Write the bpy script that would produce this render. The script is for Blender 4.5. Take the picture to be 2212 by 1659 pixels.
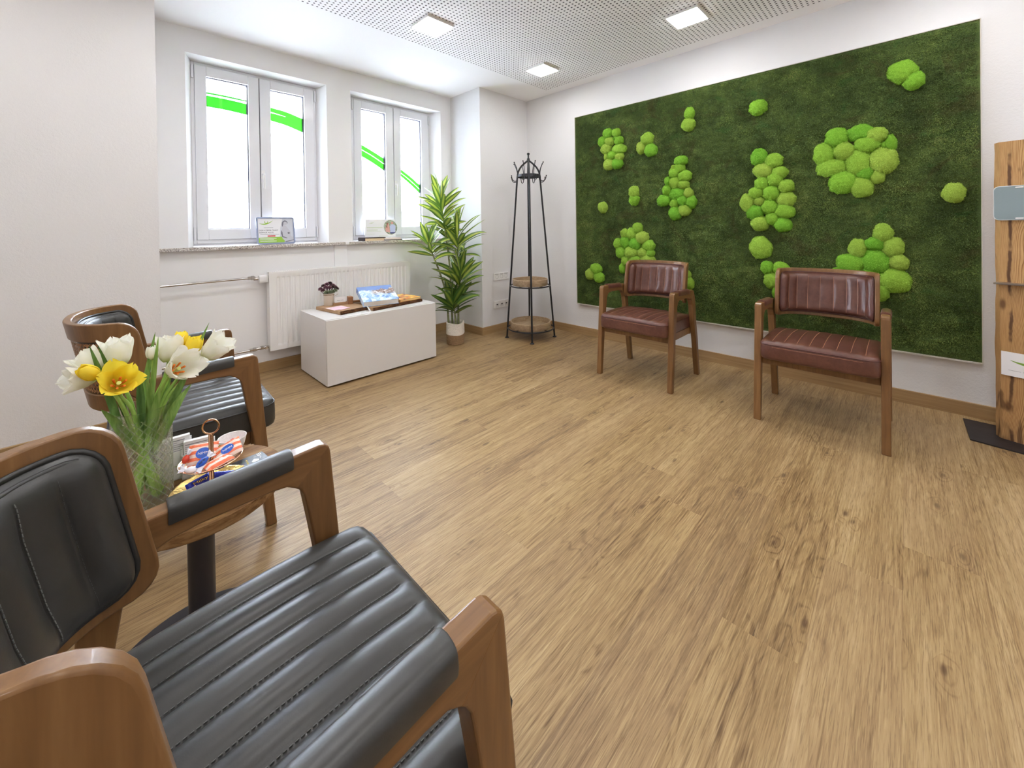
import bpy, bmesh, math, random
import numpy as np
from mathutils import Vector, Matrix, Euler
from mathutils import noise as mnoise

for _o in list(bpy.data.objects):
    bpy.data.objects.remove(_o)
S = bpy.context.scene
COL = S.collection
R = math.radians
PI = math.pi
rng = random.Random(7)

# ------------------------------------------------------------------ camera
CAM_H = 1.16
cam_d = bpy.data.cameras.new('camera')
cam = bpy.data.objects.new('camera', cam_d)
COL.objects.link(cam)
cam_d.sensor_width = 36.0
cam_d.sensor_fit = 'HORIZONTAL'
cam_d.lens = 867.37 / 2212.0 * 36.0
cam_d.shift_y = -(829.5 - 496.24) / 2212.0
cam_d.clip_start = 0.02
cam_d.clip_end = 200
_yaw, _pit, _rol = R(44.5751), R(0.39045), R(0.82495)
_f = Vector((math.cos(_yaw) * math.cos(_pit), math.sin(_yaw) * math.cos(_pit), -math.sin(_pit)))
_r0 = Vector((math.sin(_yaw), -math.cos(_yaw), 0))
_d0 = _f.cross(_r0)
_r = _r0 * math.cos(_rol) + _d0 * math.sin(_rol)
_d = -_r0 * math.sin(_rol) + _d0 * math.cos(_rol)
cam.matrix_world = Matrix(((_r.x, -_d.x, -_f.x, 0), (_r.y, -_d.y, -_f.y, 0), (_r.z, -_d.z, -_f.z, CAM_H), (0, 0, 0, 1)))
S.camera = cam

# ------------------------------------------------------------------ world, exposure
w = bpy.data.worlds.new('overcast_sky')
S.world = w
w.use_nodes = True
_bg = w.node_tree.nodes['Background']
_bg.inputs[0].default_value = (0.79, 0.87, 1.0, 1)
_bg.inputs[1].default_value = 16.0
LAMP_STRENGTH = 15.0
S.view_settings.view_transform = 'Standard'
S.view_settings.look = 'None'
S.view_settings.gamma = 1.0
S.view_settings.use_curve_mapping = False
S.view_settings.exposure = 1.72
try:
    S.cycles.max_bounces = 12
    S.cycles.diffuse_bounces = 6
    S.cycles.transparent_max_bounces = 16
    S.cycles.sample_clamp_indirect = 6.0
    S.cycles.use_denoising = True
except Exception:
    pass


# ------------------------------------------------------------------ helpers
def lin(r, g, b):
    def c(v):
        v /= 255.0
        return v / 12.92 if v <= 0.04045 else ((v + 0.055) / 1.055) ** 2.4
    return (c(r), c(g), c(b), 1.0)


class MB:
    """collects shapes for one mesh"""
    def __init__(self):
        self.v = []; self.f = []; self.uv = {}

    def add(self, vs, fs, uvs=None):
        n = len(self.v)
        self.v += [tuple(p) for p in vs]
        for i, f in enumerate(fs):
            if uvs is not None:
                self.uv[len(self.f)] = uvs[i]
            self.f.append(tuple(n + k for k in f))
        return self

    def box(self, x0, x1, y0, y1, z0, z1):
        vs = [(x, y, z) for z in (z0, z1) for y in (y0, y1) for x in (x0, x1)]
        return self.add(vs, [(0, 2, 3, 1), (4, 5, 7, 6), (0, 1, 5, 4), (2, 6, 7, 3), (0, 4, 6, 2), (1, 3, 7, 5)])

    def obox(self, c, ax, ay, az):
        c, ax, ay, az = Vector(c), Vector(ax), Vector(ay), Vector(az)
        vs = [c + ax * i + ay * j + az * k for k in (-1, 1) for j in (-1, 1) for i in (-1, 1)]
        return self.add(vs, [(0, 2, 3, 1), (4, 5, 7, 6), (0, 1, 5, 4), (2, 6, 7, 3), (0, 4, 6, 2), (1, 3, 7, 5)])

    def prism(self, pts, a, b, fn):
        """closed polygon pts (2d) swept from a to b; fn(p, t) -> 3d"""
        n = len(pts)
        vs = [fn(p, a) for p in pts] + [fn(p, b) for p in pts]
        fs = [tuple(range(n - 1, -1, -1)), tuple(range(n, 2 * n))]
        fs += [(i, (i + 1) % n, n + (i + 1) % n, n + i) for i in range(n)]
        return self.add(vs, fs)

    def tube(self, path, r, seg=10, closed=False, caps=True):
        path = [Vector(p) for p in path]
        n = len(path)
        rr = r if isinstance(r, (list, tuple)) else [r] * n
        up = None
        rings = []
        for i in range(n):
            if closed:
                t = path[(i + 1) % n] - path[i - 1]
            else:
                t = path[min(i + 1, n - 1)] - path[max(i - 1, 0)]
            if t.length < 1e-9:
                t = Vector((0, 0, 1))
            t.normalize()
            if up is None:
                up = Vector((0, 0, 1)) if abs(t.z) < 0.9 else Vector((1, 0, 0))
            a = (up - t * up.dot(t))
            if a.length < 1e-6:
                a = t.orthogonal()
            a.normalize()
            up = a
            b = t.cross(a)
            rings.append([path[i] + (a * math.cos(2 * PI * k / seg) + b * math.sin(2 * PI * k / seg)) * rr[i] for k in range(seg)])
        vs = [p for rg in rings for p in rg]
        fs = []
        for i in range(n if closed else n - 1):
            j = (i + 1) % n
            for k in range(seg):
                l = (k + 1) % seg
                fs.append((i * seg + k, i * seg + l, j * seg + l, j * seg + k))
        if caps and not closed:
            fs.append(tuple(range(seg - 1, -1, -1)))
            fs.append(tuple((n - 1) * seg + k for k in range(seg)))
        return self.add(vs, fs)

    def lathe(self, prof, seg=48, c=(0, 0, 0), caps=False):
        vs = []; fs = []
        n = len(prof)
        for r_, z in prof:
            for k in range(seg):
                a = 2 * PI * k / seg
                vs.append((c[0] + r_ * math.cos(a), c[1] + r_ * math.sin(a), c[2] + z))
        for i in range(n - 1):
            for k in range(seg):
                l = (k + 1) % seg
                fs.append((i * seg + k, i * seg + l, (i + 1) * seg + l, (i + 1) * seg + k))
        if caps:
            fs.append(tuple(range(seg - 1, -1, -1)))
            fs.append(tuple((n - 1) * seg + k for k in range(seg)))
        return self.add(vs, fs)

    def grid(self, fn, nu, nv, cu=False, cv=False, flip=False, uv=False):
        vs = []; fs = []; uvs = []
        for j in range(nv if cv else nv + 1):
            for i in range(nu if cu else nu + 1):
                vs.append(fn(i / nu, j / nv))
        W_ = nu if cu else nu + 1
        H_ = nv if cv else nv + 1
        for j in range(nv):
            for i in range(nu):
                a, b = i, (i + 1) % W_
                c, d = j, (j + 1) % H_
                q = (c * W_ + a, c * W_ + b, d * W_ + b, d * W_ + a)
                t = ((i / nu, j / nv), ((i + 1) / nu, j / nv), ((i + 1) / nu, (j + 1) / nv), (i / nu, (j + 1) / nv))
                if flip:
                    q = q[::-1]; t = t[::-1]
                fs.append(q); uvs.append(t)
        return self.add(vs, fs, uvs if uv else None)

    def ball(self, c, r, seg=14, ring=9):
        rx, ry, rz = r if isinstance(r, (tuple, list)) else (r, r, r)
        return self.grid(lambda u, v: (c[0] + rx * math.cos(2 * PI * u) * math.sin(PI * v), c[1] + ry * math.sin(2 * PI * u) * math.sin(PI * v), c[2] - rz * math.cos(PI * v)), seg, ring, cu=True)

    def build(self, name, mat, parent=None, smooth=True, bevel=0.0, seg=2, angle=40, loc=None, solid=0.0, subsurf=0):
        me = bpy.data.meshes.new(name)
        me.from_pydata(self.v, [], self.f)
        if self.uv:
            lay = me.uv_layers.new(name='UVMap')
            for fi, p in enumerate(me.polygons):
                t = self.uv.get(fi)
                if t:
                    for k, li in enumerate(p.loop_indices):
                        lay.data[li].uv = t[k]
        me.validate()
        me.update()
        mats = mat if isinstance(mat, (list, tuple)) else [mat]
        for m_ in mats:
            me.materials.append(m_)
        if smooth:
            me.shade_smooth()
            if angle < 180 and not bevel:
                me.set_sharp_from_angle(angle=R(angle))
        o = bpy.data.objects.new(name, me)
        COL.objects.link(o)
        if parent is not None:
            o.parent = parent
        if loc is not None:
            o.location = loc
        if solid:
            md = o.modifiers.new('solid', 'SOLIDIFY'); md.thickness = solid; md.offset = 0
        if bevel:
            md = o.modifiers.new('edge', 'BEVEL')
            md.width = bevel; md.segments = seg; md.limit_method = 'ANGLE'; md.angle_limit = R(30)
            md.harden_normals = False
            if smooth:
                me.set_sharp_from_angle(angle=R(60))
        if subsurf:
            md = o.modifiers.new('sub', 'SUBSURF'); md.levels = subsurf; md.render_levels = subsurf
        return o


def tag(o, label=None, cat=None, group=None, kind=None):
    if label: o['label'] = label
    if cat: o['category'] = cat
    if group: o['group'] = group
    if kind: o['kind'] = kind
    return o


def thing(name, label, cat, loc=(0, 0, 0), rz=0.0, group=None):
    o = bpy.data.objects.new(name, None)
    COL.objects.link(o)
    o.empty_display_size = 0.1
    o.location = loc
    o.rotation_euler = (0, 0, rz)
    return tag(o, label, cat, group)


def part_empty(name, parent, mat=None):
    o = bpy.data.objects.new(name, None)
    COL.objects.link(o)
    o.parent = parent
    return o


def copy_tree(o, parent=None):
    c = o.copy()
    COL.objects.link(c)
    if parent is not None:
        c.parent = parent
    for ch in list(o.children):
        copy_tree(ch, c)
    return c


def struct(o, label=None):
    o['kind'] = 'structure'
    if label: o['label'] = label
    return o


def arc(cx, cy, r, a0, a1, n):
    return [(cx + r * math.cos(R(a0 + (a1 - a0) * i / n)), cy + r * math.sin(R(a0 + (a1 - a0) * i / n))) for i in range(n + 1)]


def bez(p0, p1, p2, p3, n):
    p0, p1, p2, p3 = map(Vector, (p0, p1, p2, p3))
    return [p0 * (1 - t) ** 3 + p1 * 3 * t * (1 - t) ** 2 + p2 * 3 * t * t * (1 - t) + p3 * t ** 3 for t in [i / n for i in range(n + 1)]]


def spline(pts, n=8):
    """Catmull-Rom through pts"""
    P = [Vector(p) for p in pts]
    P = [P[0] * 2 - P[1]] + P + [P[-1] * 2 - P[-2]]
    out = []
    for i in range(1, len(P) - 2):
        for k in range(n):
            t = k / n
            a, b, c, d = P[i - 1], P[i], P[i + 1], P[i + 2]
            out.append(0.5 * ((2 * b) + (c - a) * t + (2 * a - 5 * b + 4 * c - d) * t * t + (3 * b - a - 3 * c + d) * t ** 3))
    out.append(P[-2])
    return out


def rrect(x0, x1, y0, y1, r, n=6):
    return (arc(x1 - r, y1 - r, r, 0, 90, n) + arc(x0 + r, y1 - r, r, 90, 180, n) + arc(x0 + r, y0 + r, r, 180, 270, n) + arc(x1 - r, y0 + r, r, 270, 360, n))


_font_cache = {}


def lettering(txt, size, mat, parent, mw, name='lettering', align='LEFT', depth=0.0002, width=None):
    """flat letters; mw is a 4x4 giving the local plane (x right, y up, z out)"""
    cu = bpy.data.curves.new(name, 'FONT')
    cu.body = txt; cu.size = size; cu.align_x = align; cu.extrude = depth; cu.resolution_u = 2
    t = bpy.data.objects.new(name, cu)
    COL.objects.link(t)
    dg = bpy.context.evaluated_depsgraph_get()
    me = bpy.data.meshes.new_from_object(t.evaluated_get(dg))
    bpy.data.objects.remove(t)
    if width:
        xs = [v.co.x for v in me.vertices]
        sx = width / (max(xs) - min(xs))
        for v in me.vertices:
            v.co.x *= sx
    me.transform(mw)
    me.materials.clear()
    me.materials.append(mat)
    o = bpy.data.objects.new(name, me)
    COL.objects.link(o)
    o.parent = parent
    return o


# ------------------------------------------------------------------ materials
class NT:
    def __init__(self, name):
        self.m = bpy.data.materials.new(name)
        self.m.use_nodes = True
        self.t = self.m.node_tree
        self.n = self.t.nodes
        self.b = self.n['Principled BSDF']
        self.out = self.n['Material Output']

    def N(self, typ, **kw):
        nd = self.n.new(typ)
        for k, v in kw.items():
            if k.startswith('i_'):
                nd.inputs[k[2:].replace('_', ' ')].default_value = v
            else:
                setattr(nd, k, v)
        return nd

    def L(self, a, b):
        self.t.links.new(a, b)

    def math(self, op, a, b=None, clamp=False):
        nd = self.n.new('ShaderNodeMath'); nd.operation = op; nd.use_clamp = clamp
        for i, x in enumerate((a, b)):
            if x is None: continue
            if isinstance(x, (int, float)): nd.inputs[i].default_value = x
            else: self.L(x, nd.inputs[i])
        return nd.outputs[0]

    def mapr(self, x, a, b, c=0.0, d=1.0, smooth=True):
        nd = self.n.new('ShaderNodeMapRange')
        nd.interpolation_type = 'SMOOTHSTEP' if smooth else 'LINEAR'
        self.L(x, nd.inputs[0])
        for i, v in enumerate((a, b, c, d)): nd.inputs[1 + i].default_value = v
        return nd.outputs[0]

    def mix(self, fac, a, b, blend='MIX'):
        nd = self.n.new('ShaderNodeMix'); nd.data_type = 'RGBA'; nd.blend_type = blend
        for sock, x in ((nd.inputs[0], fac), (nd.inputs[6], a), (nd.inputs[7], b)):
            if isinstance(x, (int, float, tuple)): sock.default_value = x
            else: self.L(x, sock)
        return nd.outputs[2]

    def noise(self, vec, scale, detail=2.0, rough=0.5, dist=0.0):
        nd = self.n.new('ShaderNodeTexNoise')
        nd.inputs['Scale'].default_value = scale; nd.inputs['Detail'].default_value = detail
        nd.inputs['Roughness'].default_value = rough; nd.inputs['Distortion'].default_value = dist
        if vec is not None: self.L(vec, nd.inputs['Vector'])
        return nd.outputs['Fac']

    def coord(self, kind='Object', scale=(1, 1, 1), rot=(0, 0, 0)):
        tc = self.n.new('ShaderNodeTexCoord')
        mp = self.n.new('ShaderNodeMapping')
        mp.inputs['Scale'].default_value = scale
        mp.inputs['Rotation'].default_value = rot
        self.L(tc.outputs[kind], mp.inputs['Vector'])
        return mp.outputs[0]

    def ramp(self, x, stops):
        nd = self.n.new('ShaderNodeValToRGB')
        e = nd.color_ramp.elements
        while len(e) < len(stops): e.new(0.5)
        for i, (p, c) in enumerate(stops):
            e[i].position = p; e[i].color = c
        self.L(x, nd.inputs[0])
        return nd.outputs[0]

    def bump(self, h, strength=0.2, dist=0.01):
        nd = self.n.new('ShaderNodeBump')
        nd.inputs['Strength'].default_value = strength
        nd.inputs['Distance'].default_value = dist
        self.L(h, nd.inputs['Height'])
        self.L(nd.outputs[0], self.b.inputs['Normal'])

    def set(self, col=None, rough=None, metal=None, spec=None, coat=None, coatr=None, sheen=None, sss=None):
        B = self.b.inputs
        if col is not None:
            if isinstance(col, tuple): B['Base Color'].default_value = col
            else: self.L(col, B['Base Color'])
        if rough is not None:
            if isinstance(rough, (int, float)): B['Roughness'].default_value = rough
            else: self.L(rough, B['Roughness'])
        if metal is not None: B['Metallic'].default_value = metal
        if spec is not None: B['Specular IOR Level'].default_value = spec
        if coat is not None: B['Coat Weight'].default_value = coat
        if coatr is not None: B['Coat Roughness'].default_value = coatr
        if sheen is not None: B['Sheen Weight'].default_value = sheen
        return self


def plain(name, col, rough=0.5, metal=0.0, spec=0.5, coat=0.0, nscale=0, namp=0.06, bump=0.0, bscale=200):
    t = NT(name)
    c = col
    if nscale:
        f = t.noise(t.coord(), nscale, 4)
        dk = tuple(x * (1 - namp) for x in col[:3]) + (1,)
        lt = tuple(min(1, x * (1 + namp)) for x in col[:3]) + (1,)
        c = t.mix(t.mapr(f, 0.3, 0.7), dk, lt)
    t.set(c, rough, metal, spec, coat)
    if bump:
        t.bump(t.noise(t.coord(), bscale, 3), bump, 0.002)
    return t.m


def wood(name, dark, mid, light, axis='x', fine=90.0, rough=0.4, coarse=6.0, streak=0.55, coat=0.0, stretch=0.05, bump=0.05):
    t = NT(name)
    sc = {'x': (stretch, 1, 1), 'y': (1, stretch, 1), 'z': (1, 1, stretch)}[axis]
    v = t.coord('Object', sc)
    a = t.noise(v, fine, 3, 0.6, 0.3)
    b = t.noise(v, coarse, 2, 0.5, 0.6)
    m = t.math('ADD', t.math('MULTIPLY', a, streak), t.math('MULTIPLY', b, 1 - streak))
    c = t.ramp(m, [(0.28, dark), (0.5, mid), (0.72, light)])
    t.set(c, rough, 0, 0.4, coat)
    t.bump(a, bump, 0.001)
    return t.m


def leather(name, base, light, rough=0.38, spec=0.5, coat=0.15, mottling=0.6):
    t = NT(name)
    v = t.coord()
    n1 = t.noise(v, 9.0, 5, 0.6, 0.2)
    n2 = t.noise(v, 60.0, 4, 0.6)
    f = t.math('MULTIPLY', t.mapr(t.math('ADD', t.math('MULTIPLY', n1, 0.65), t.math('MULTIPLY', n2, 0.35)), 0.35, 0.68), mottling)
    t.set(t.mix(f, base, light), rough, 0, spec, coat, 0.3)
    vo = t.N('ShaderNodeTexVoronoi'); vo.inputs['Scale'].default_value = 420.0
    t.L(v, vo.inputs['Vector'])
    t.bump(t.math('ADD', vo.outputs['Distance'], t.math('MULTIPLY', n2, 0.3)), 0.06, 0.0008)
    return t.m


def emis(name, col, strength):
    t = NT(name)
    e = t.N('ShaderNodeEmission')
    e.inputs[0].default_value = col; e.inputs[1].default_value = strength
    t.L(e.outputs[0], t.out.inputs[0])
    return t.m


def wall_paint(name, col, bump=0.35, scale=70.0):
    t = NT(name)
    v = t.coord('Object')
    n1 = t.noise(v, scale, 4, 0.55, 0.3)
    n2 = t.noise(v, scale * 3.2, 2, 0.5)
    big = t.noise(v, 1.3, 3)
    c = t.mix(t.mapr(big, 0.3, 0.7), tuple(x * 0.985 for x in col[:3]) + (1,), col)
    t.set(c, 0.75, 0, 0.25)
    t.bump(t.math('ADD', n1, t.math('MULTIPLY', n2, 0.5)), bump, 0.004)
    return t.m


M = {}
M['wall'] = wall_paint('white_roughcast_paint', (0.77, 0.765, 0.775, 1))
M['wall_smooth'] = wall_paint('white_smooth_paint', (0.88, 0.875, 0.885, 1), 0.06, 60)
M['pvc'] = plain('white_window_pvc', (0.80, 0.81, 0.85, 1), 0.22, spec=0.5)
M['seal'] = plain('dark_window_seal', lin(70, 68, 82), 0.6)
M['white'] = plain('white_lacquer', (0.74, 0.72, 0.71, 1), 0.35, spec=0.4)
M['radiator'] = plain('white_radiator_enamel', (0.86, 0.85, 0.84, 1), 0.28, spec=0.5)
M['plastic'] = plain('white_plastic', (0.82, 0.81, 0.80, 1), 0.3)
M['hole'] = plain('black_hole', (0.01, 0.01, 0.01, 1), 0.6)
M['chrome'] = plain('aged_chrome', (0.55, 0.53, 0.50, 1), 0.22, 1.0)
M['iron'] = plain('black_painted_iron', lin(38, 38, 42), 0.38, 0.3, 0.5, nscale=40, namp=0.2)
M['copper'] = plain('polished_copper', lin(216, 170, 134), 0.14, 1.0)
M['brass'] = plain('hammered_brass', lin(222, 190, 120), 0.2, 1.0, bump=0.6, bscale=140)
M['chair_wood'] = wood('walnut_stained_beech', lin(95, 65, 37), lin(121, 86, 50), lin(140, 105, 65), 'z', 70, 0.36, 5, 0.5, 0.12, 0.06)
M['arm_wood'] = wood('walnut_stained_beech_lengthwise', lin(95, 65, 37), lin(121, 86, 50), lin(140, 105, 65), 'x', 70, 0.36, 5, 0.5, 0.12, 0.06)
M['brown_leather'] = leather('brown_leather', lin(82, 46, 36), lin(116, 75, 60), 0.36, 0.5, 0.2)
M['black_leather'] = leather('black_leather', lin(48, 48, 47), lin(58, 58, 56), 0.42, 0.5, 0.15, 0.4)
M['black_thread'] = plain('grey_thread', lin(98, 100, 98), 0.8)
M['brown_thread'] = plain('tan_thread', lin(206, 150, 112), 0.8)
M['black_piping'] = leather('black_piping_leather', lin(34, 34, 34), lin(44, 44, 43), 0.42, 0.5, 0.1)
M['brown_piping'] = leather('brown_piping_leather', lin(72, 34, 28), lin(92, 48, 38), 0.4, 0.5, 0.1)
M['cane'] = plain('woven_cane', lin(168, 122, 80), 0.55, nscale=80, namp=0.25)
M['underside'] = plain('black_lining_cloth', lin(28, 28, 28), 0.9)
M['baseboard'] = wood('oak_baseboard', lin(136, 106, 70), lin(160, 130, 90), lin(176, 148, 108), 'x', 60, 0.45, 5, 0.6, 0.0, 0.03)
M['baseboard_y'] = wood('oak_baseboard_crosswise', lin(136, 106, 70), lin(160, 130, 90), lin(176, 148, 108), 'y', 60, 0.45, 5, 0.6, 0.0, 0.03)
M['lamp'] = emis('lit_diffuser', (1.0, 0.985, 0.975, 1), LAMP_STRENGTH)
def film_mat():
    t = NT('green_window_film')
    t.set((0.12, 0.70, 0.07, 1), 0.5)
    tr = t.N('ShaderNodeBsdfTransparent'); tr.inputs[0].default_value = (0.13, 0.42, 0.09, 1)
    tl = t.N('ShaderNodeBsdfTranslucent'); tl.inputs[0].default_value = (0.05, 0.20, 0.03, 1)
    a = t.N('ShaderNodeMixShader'); a.inputs[0].default_value = 0.6
    t.L(tl.outputs[0], a.inputs[1]); t.L(tr.outputs[0], a.inputs[2])
    b = t.N('ShaderNodeMixShader'); b.inputs[0].default_value = 0.7
    t.L(t.b.outputs[0], b.inputs[1]); t.L(a.outputs[0], b.inputs[2]); t.L(b.outputs[0], t.out.inputs[0])
    return t.m


M['green_film'] = film_mat()


def floor_mat():
    t = NT('oak_vinyl_planks')
    uv = t.N('ShaderNodeUVMap'); uv.uv_map = 'UVMap'
    at = t.N('ShaderNodeAttribute'); at.attribute_name = 'pr'
    su = t.N('ShaderNodeSeparateXYZ'); t.L(uv.outputs[0], su.inputs[0])
    sr = t.N('ShaderNodeSeparateColor'); t.L(at.outputs['Color'], sr.inputs[0])
    u = t.math('ADD', su.outputs[0], t.math('MULTIPLY', sr.outputs[0], 37.0))
    vv = t.math('ADD', su.outputs[1], t.math('MULTIPLY', sr.outputs[1], 11.0))

    def vec(x, y, z=None):
        c = t.N('ShaderNodeCombineXYZ')
        for i, q in enumerate((x, y, z)):
            if q is None: continue
            if isinstance(q, (int, float)): c.inputs[i].default_value = q
            else: t.L(q, c.inputs[i])
        return c.outputs[0]
    # knots: one per stretched cell, on part of the cells
    P = vec(t.math('MULTIPLY', u, 3.4), t.math('MULTIPLY', vv, 8.5))
    warp = t.noise(vec(t.math('MULTIPLY', u, 2.0), t.math('MULTIPLY', vv, 9.0)), 1.0, 3)
    vo = t.N('ShaderNodeTexVoronoi'); vo.voronoi_dimensions = '2D'; vo.inputs['Scale'].default_value = 1.0
    t.L(P, vo.inputs['Vector'])
    cs = t.N('ShaderNodeSeparateColor'); t.L(vo.outputs['Color'], cs.inputs[0])
    has = t.math('GREATER_THAN', cs.outputs[0], 0.80)
    wob = t.noise(vec(t.math('MULTIPLY', u, 14.0), t.math('MULTIPLY', vv, 40.0)), 1.0, 3)
    d = t.math('ADD', vo.outputs['Distance'], t.math('MULTIPLY', t.math('SUBTRACT', wob, 0.5), 0.10))
    kn = t.math('MULTIPLY', t.mapr(d, 0.02, 0.10, 1, 0), has)
    halo = t.math('MULTIPLY', t.mapr(d, 0.05, 0.38, 1, 0), has)
    # cathedral grain
    lowf = t.noise(vec(t.math('MULTIPLY', u, 0.9), t.math('MULTIPLY', vv, 6.0)), 1.0, 3, 0.5, 0.4)
    F = t.math('ADD', t.math('MULTIPLY', lowf, 16.0), t.math('MULTIPLY', halo, 2.2))
    ring = t.math('FRACT', F)
    ringl = t.mapr(t.math('ABSOLUTE', t.math('SUBTRACT', ring, 0.5)), 0.0, 0.24, 1, 0)
    ringmask = t.mapr(t.noise(vec(t.math('MULTIPLY', u, 0.8), t.math('MULTIPLY', vv, 7.0), 3.3), 1.0, 2), 0.46, 0.62)
    ringmask = t.math('MAXIMUM', ringmask, t.mapr(halo, 0.05, 0.4))
    fib = t.noise(vec(t.math('MULTIPLY', u, 5.0), t.math('MULTIPLY', vv, 150.0)), 1.0, 4, 0.65, 0.15)
    mid = t.noise(vec(t.math('MULTIPLY', u, 1.6), t.math('MULTIPLY', vv, 34.0)), 1.0, 3, 0.6, 0.3)
    pore = t.noise(vec(t.math('MULTIPLY', u, 22.0), t.math('MULTIPLY', vv, 420.0)), 1.0, 2, 0.5)
    blot = t.noise(vec(t.math('MULTIPLY', u, 0.9), t.math('MULTIPLY', vv, 9.0), 1.7), 1.0, 3)
    v = t.math('ADD', t.math('MULTIPLY', fib, 0.36), t.math('MULTIPLY', mid, 0.36))
    v = t.math('ADD', v, t.math('MULTIPLY', blot, 0.26))
    v = t.math('ADD', v, t.math('MULTIPLY', pore, 0.12))
    v = t.math('ADD', v, t.math('MULTIPLY', t.math('SUBTRACT', sr.outputs[2], 0.5), 0.10))
    v = t.math('SUBTRACT', v, t.math('MULTIPLY', t.math('MULTIPLY', ringl, ringmask), 0.07))
    v = t.math('SUBTRACT', v, t.math('MULTIPLY', halo, 0.03))
    c = t.ramp(v, [(0.35, lin(80, 58, 35)), (0.44, lin(116, 90, 58)), (0.53, lin(147, 119, 80)), (0.62, lin(165, 138, 97)), (0.72, lin(182, 156, 116))])
    # dark fissures along the grain
    crack = t.noise(vec(t.math('MULTIPLY', u, 3.2), t.math('MULTIPLY', vv, 70.0), 5.1), 1.0, 2, 0.5, 0.5)
    c = t.mix(t.mapr(crack, 0.68, 0.78, 0, 0.45), c, lin(84, 56, 32))
    c = t.mix(t.math('MULTIPLY', kn, 0.75), c, lin(72, 48, 30))
    # plank hue: some greyer, some more golden
    c = t.mix(t.math('MULTIPLY', sr.outputs[1], 0.25), c, lin(162, 134, 102), 'MIX')
    tick = t.noise(vec(t.math('MULTIPLY', u, 16.0), t.math('MULTIPLY', vv, 360.0), 7.7), 1.0, 3, 0.6)
    c = t.mix(t.mapr(tick, 0.50, 0.66, 0, 0.42), c, lin(86, 60, 34))
    tick2 = t.noise(vec(t.math('MULTIPLY', u, 9.0), t.math('MULTIPLY', vv, 240.0), 3.1), 1.0, 3, 0.6)
    c = t.mix(t.mapr(tick2, 0.52, 0.68, 0, 0.40), c, lin(190, 164, 120))
    seam = t.math('MAXIMUM', t.math('LESS_THAN', su.outputs[1], 0.0011), t.math('GREATER_THAN', su.outputs[1], 0.1889))
    c = t.mix(t.math('MULTIPLY', seam, 0.35), c, lin(110, 80, 52))
    t.set(c, t.mapr(fib, 0.3, 0.7, 0.5, 0.4), 0, 0.35)
    t.bump(t.math('ADD', fib, pore), 0.10, 0.0015)
    return t.m


M['floor'] = floor_mat()


def ceiling_mat():
    """white plasterboard; the perforated field has round holes every 31 mm inside a plain border"""
    t = NT('perforated_white_plasterboard')
    tc = t.N('ShaderNodeTexCoord')
    s = t.N('ShaderNodeSeparateXYZ'); t.L(tc.outputs['Object'], s.inputs[0])
    p = 0.0305
    fx = t.math('SUBTRACT', t.math('FRACT', t.math('DIVIDE', t.math('ADD', s.outputs[0], 20.0), p)), 0.5)
    fy = t.math('SUBTRACT', t.math('FRACT', t.math('DIVIDE', t.math('ADD', s.outputs[1], 20.0), p)), 0.5)
    d = t.math('SQRT', t.math('ADD', t.math('MULTIPLY', fx, fx), t.math('MULTIPLY', fy, fy)))
    hole = t.mapr(d, 0.19, 0.25, 1, 0)
    ins = t.math('MULTIPLY', t.math('LESS_THAN', s.outputs[0], 3.452), t.math('LESS_THAN', s.outputs[1], 2.838))
    hole = t.math('MULTIPLY', hole, ins)
    t.set(t.mix(hole, (0.95, 0.94, 0.95, 1), (0.10, 0.10, 0.11, 1)), 0.8, 0, 0.2)
    return t.m


M['ceiling'] = ceiling_mat()


def glass_mat(name, tint=(1, 1, 1, 1), gl=0.12, rough=0.0):
    t = NT(name)
    tr = t.N('ShaderNodeBsdfTransparent'); tr.inputs[0].default_value = tint
    g = t.N('ShaderNodeBsdfGlossy'); g.inputs['Roughness'].default_value = rough
    fr = t.N('ShaderNodeFresnel'); fr.inputs[0].default_value = 1.45
    mx = t.N('ShaderNodeMixShader')
    t.L(t.math('ADD', t.math('MULTIPLY', fr.outputs[0], 0.8), gl * 0.2), mx.inputs[0])
    t.L(tr.outputs[0], mx.inputs[1]); t.L(g.outputs[0], mx.inputs[2])
    t.L(mx.outputs[0], t.out.inputs[0])
    return t.m


M['pane'] = glass_mat('clear_window_glass', (0.97, 0.98, 0.98, 1), 0.05)


def terrazzo():
    t = NT('speckled_terrazzo')
    v = t.coord()
    vo = t.N('ShaderNodeTexVoronoi'); vo.inputs['Scale'].default_value = 260.0
    t.L(v, vo.inputs['Vector'])
    sc = t.N('ShaderNodeSeparateColor'); t.L(vo.outputs['Color'], sc.inputs[0])
    c = t.ramp(sc.outputs[0], [(0.0, lin(92, 86, 84)), (0.25, lin(150, 140, 134)), (0.42, lin(205, 198, 190)), (0.8, lin(232, 228, 224)), (1.0, lin(180, 168, 158))])
    t.set(c, 0.3, 0, 0.5)
    return t.m


M['terrazzo'] = terrazzo()
# ------------------------------------------------------------------ the room
XM = 3.587          # moss wall
YP = 3.26           # pier / left wall face
YN = 3.775          # back of the window niche
XA, XB = 0.234, 2.84   # niche ends
ZC = 2.665
XL, YB = -1.75, -2.3   # walls behind the camera


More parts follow.
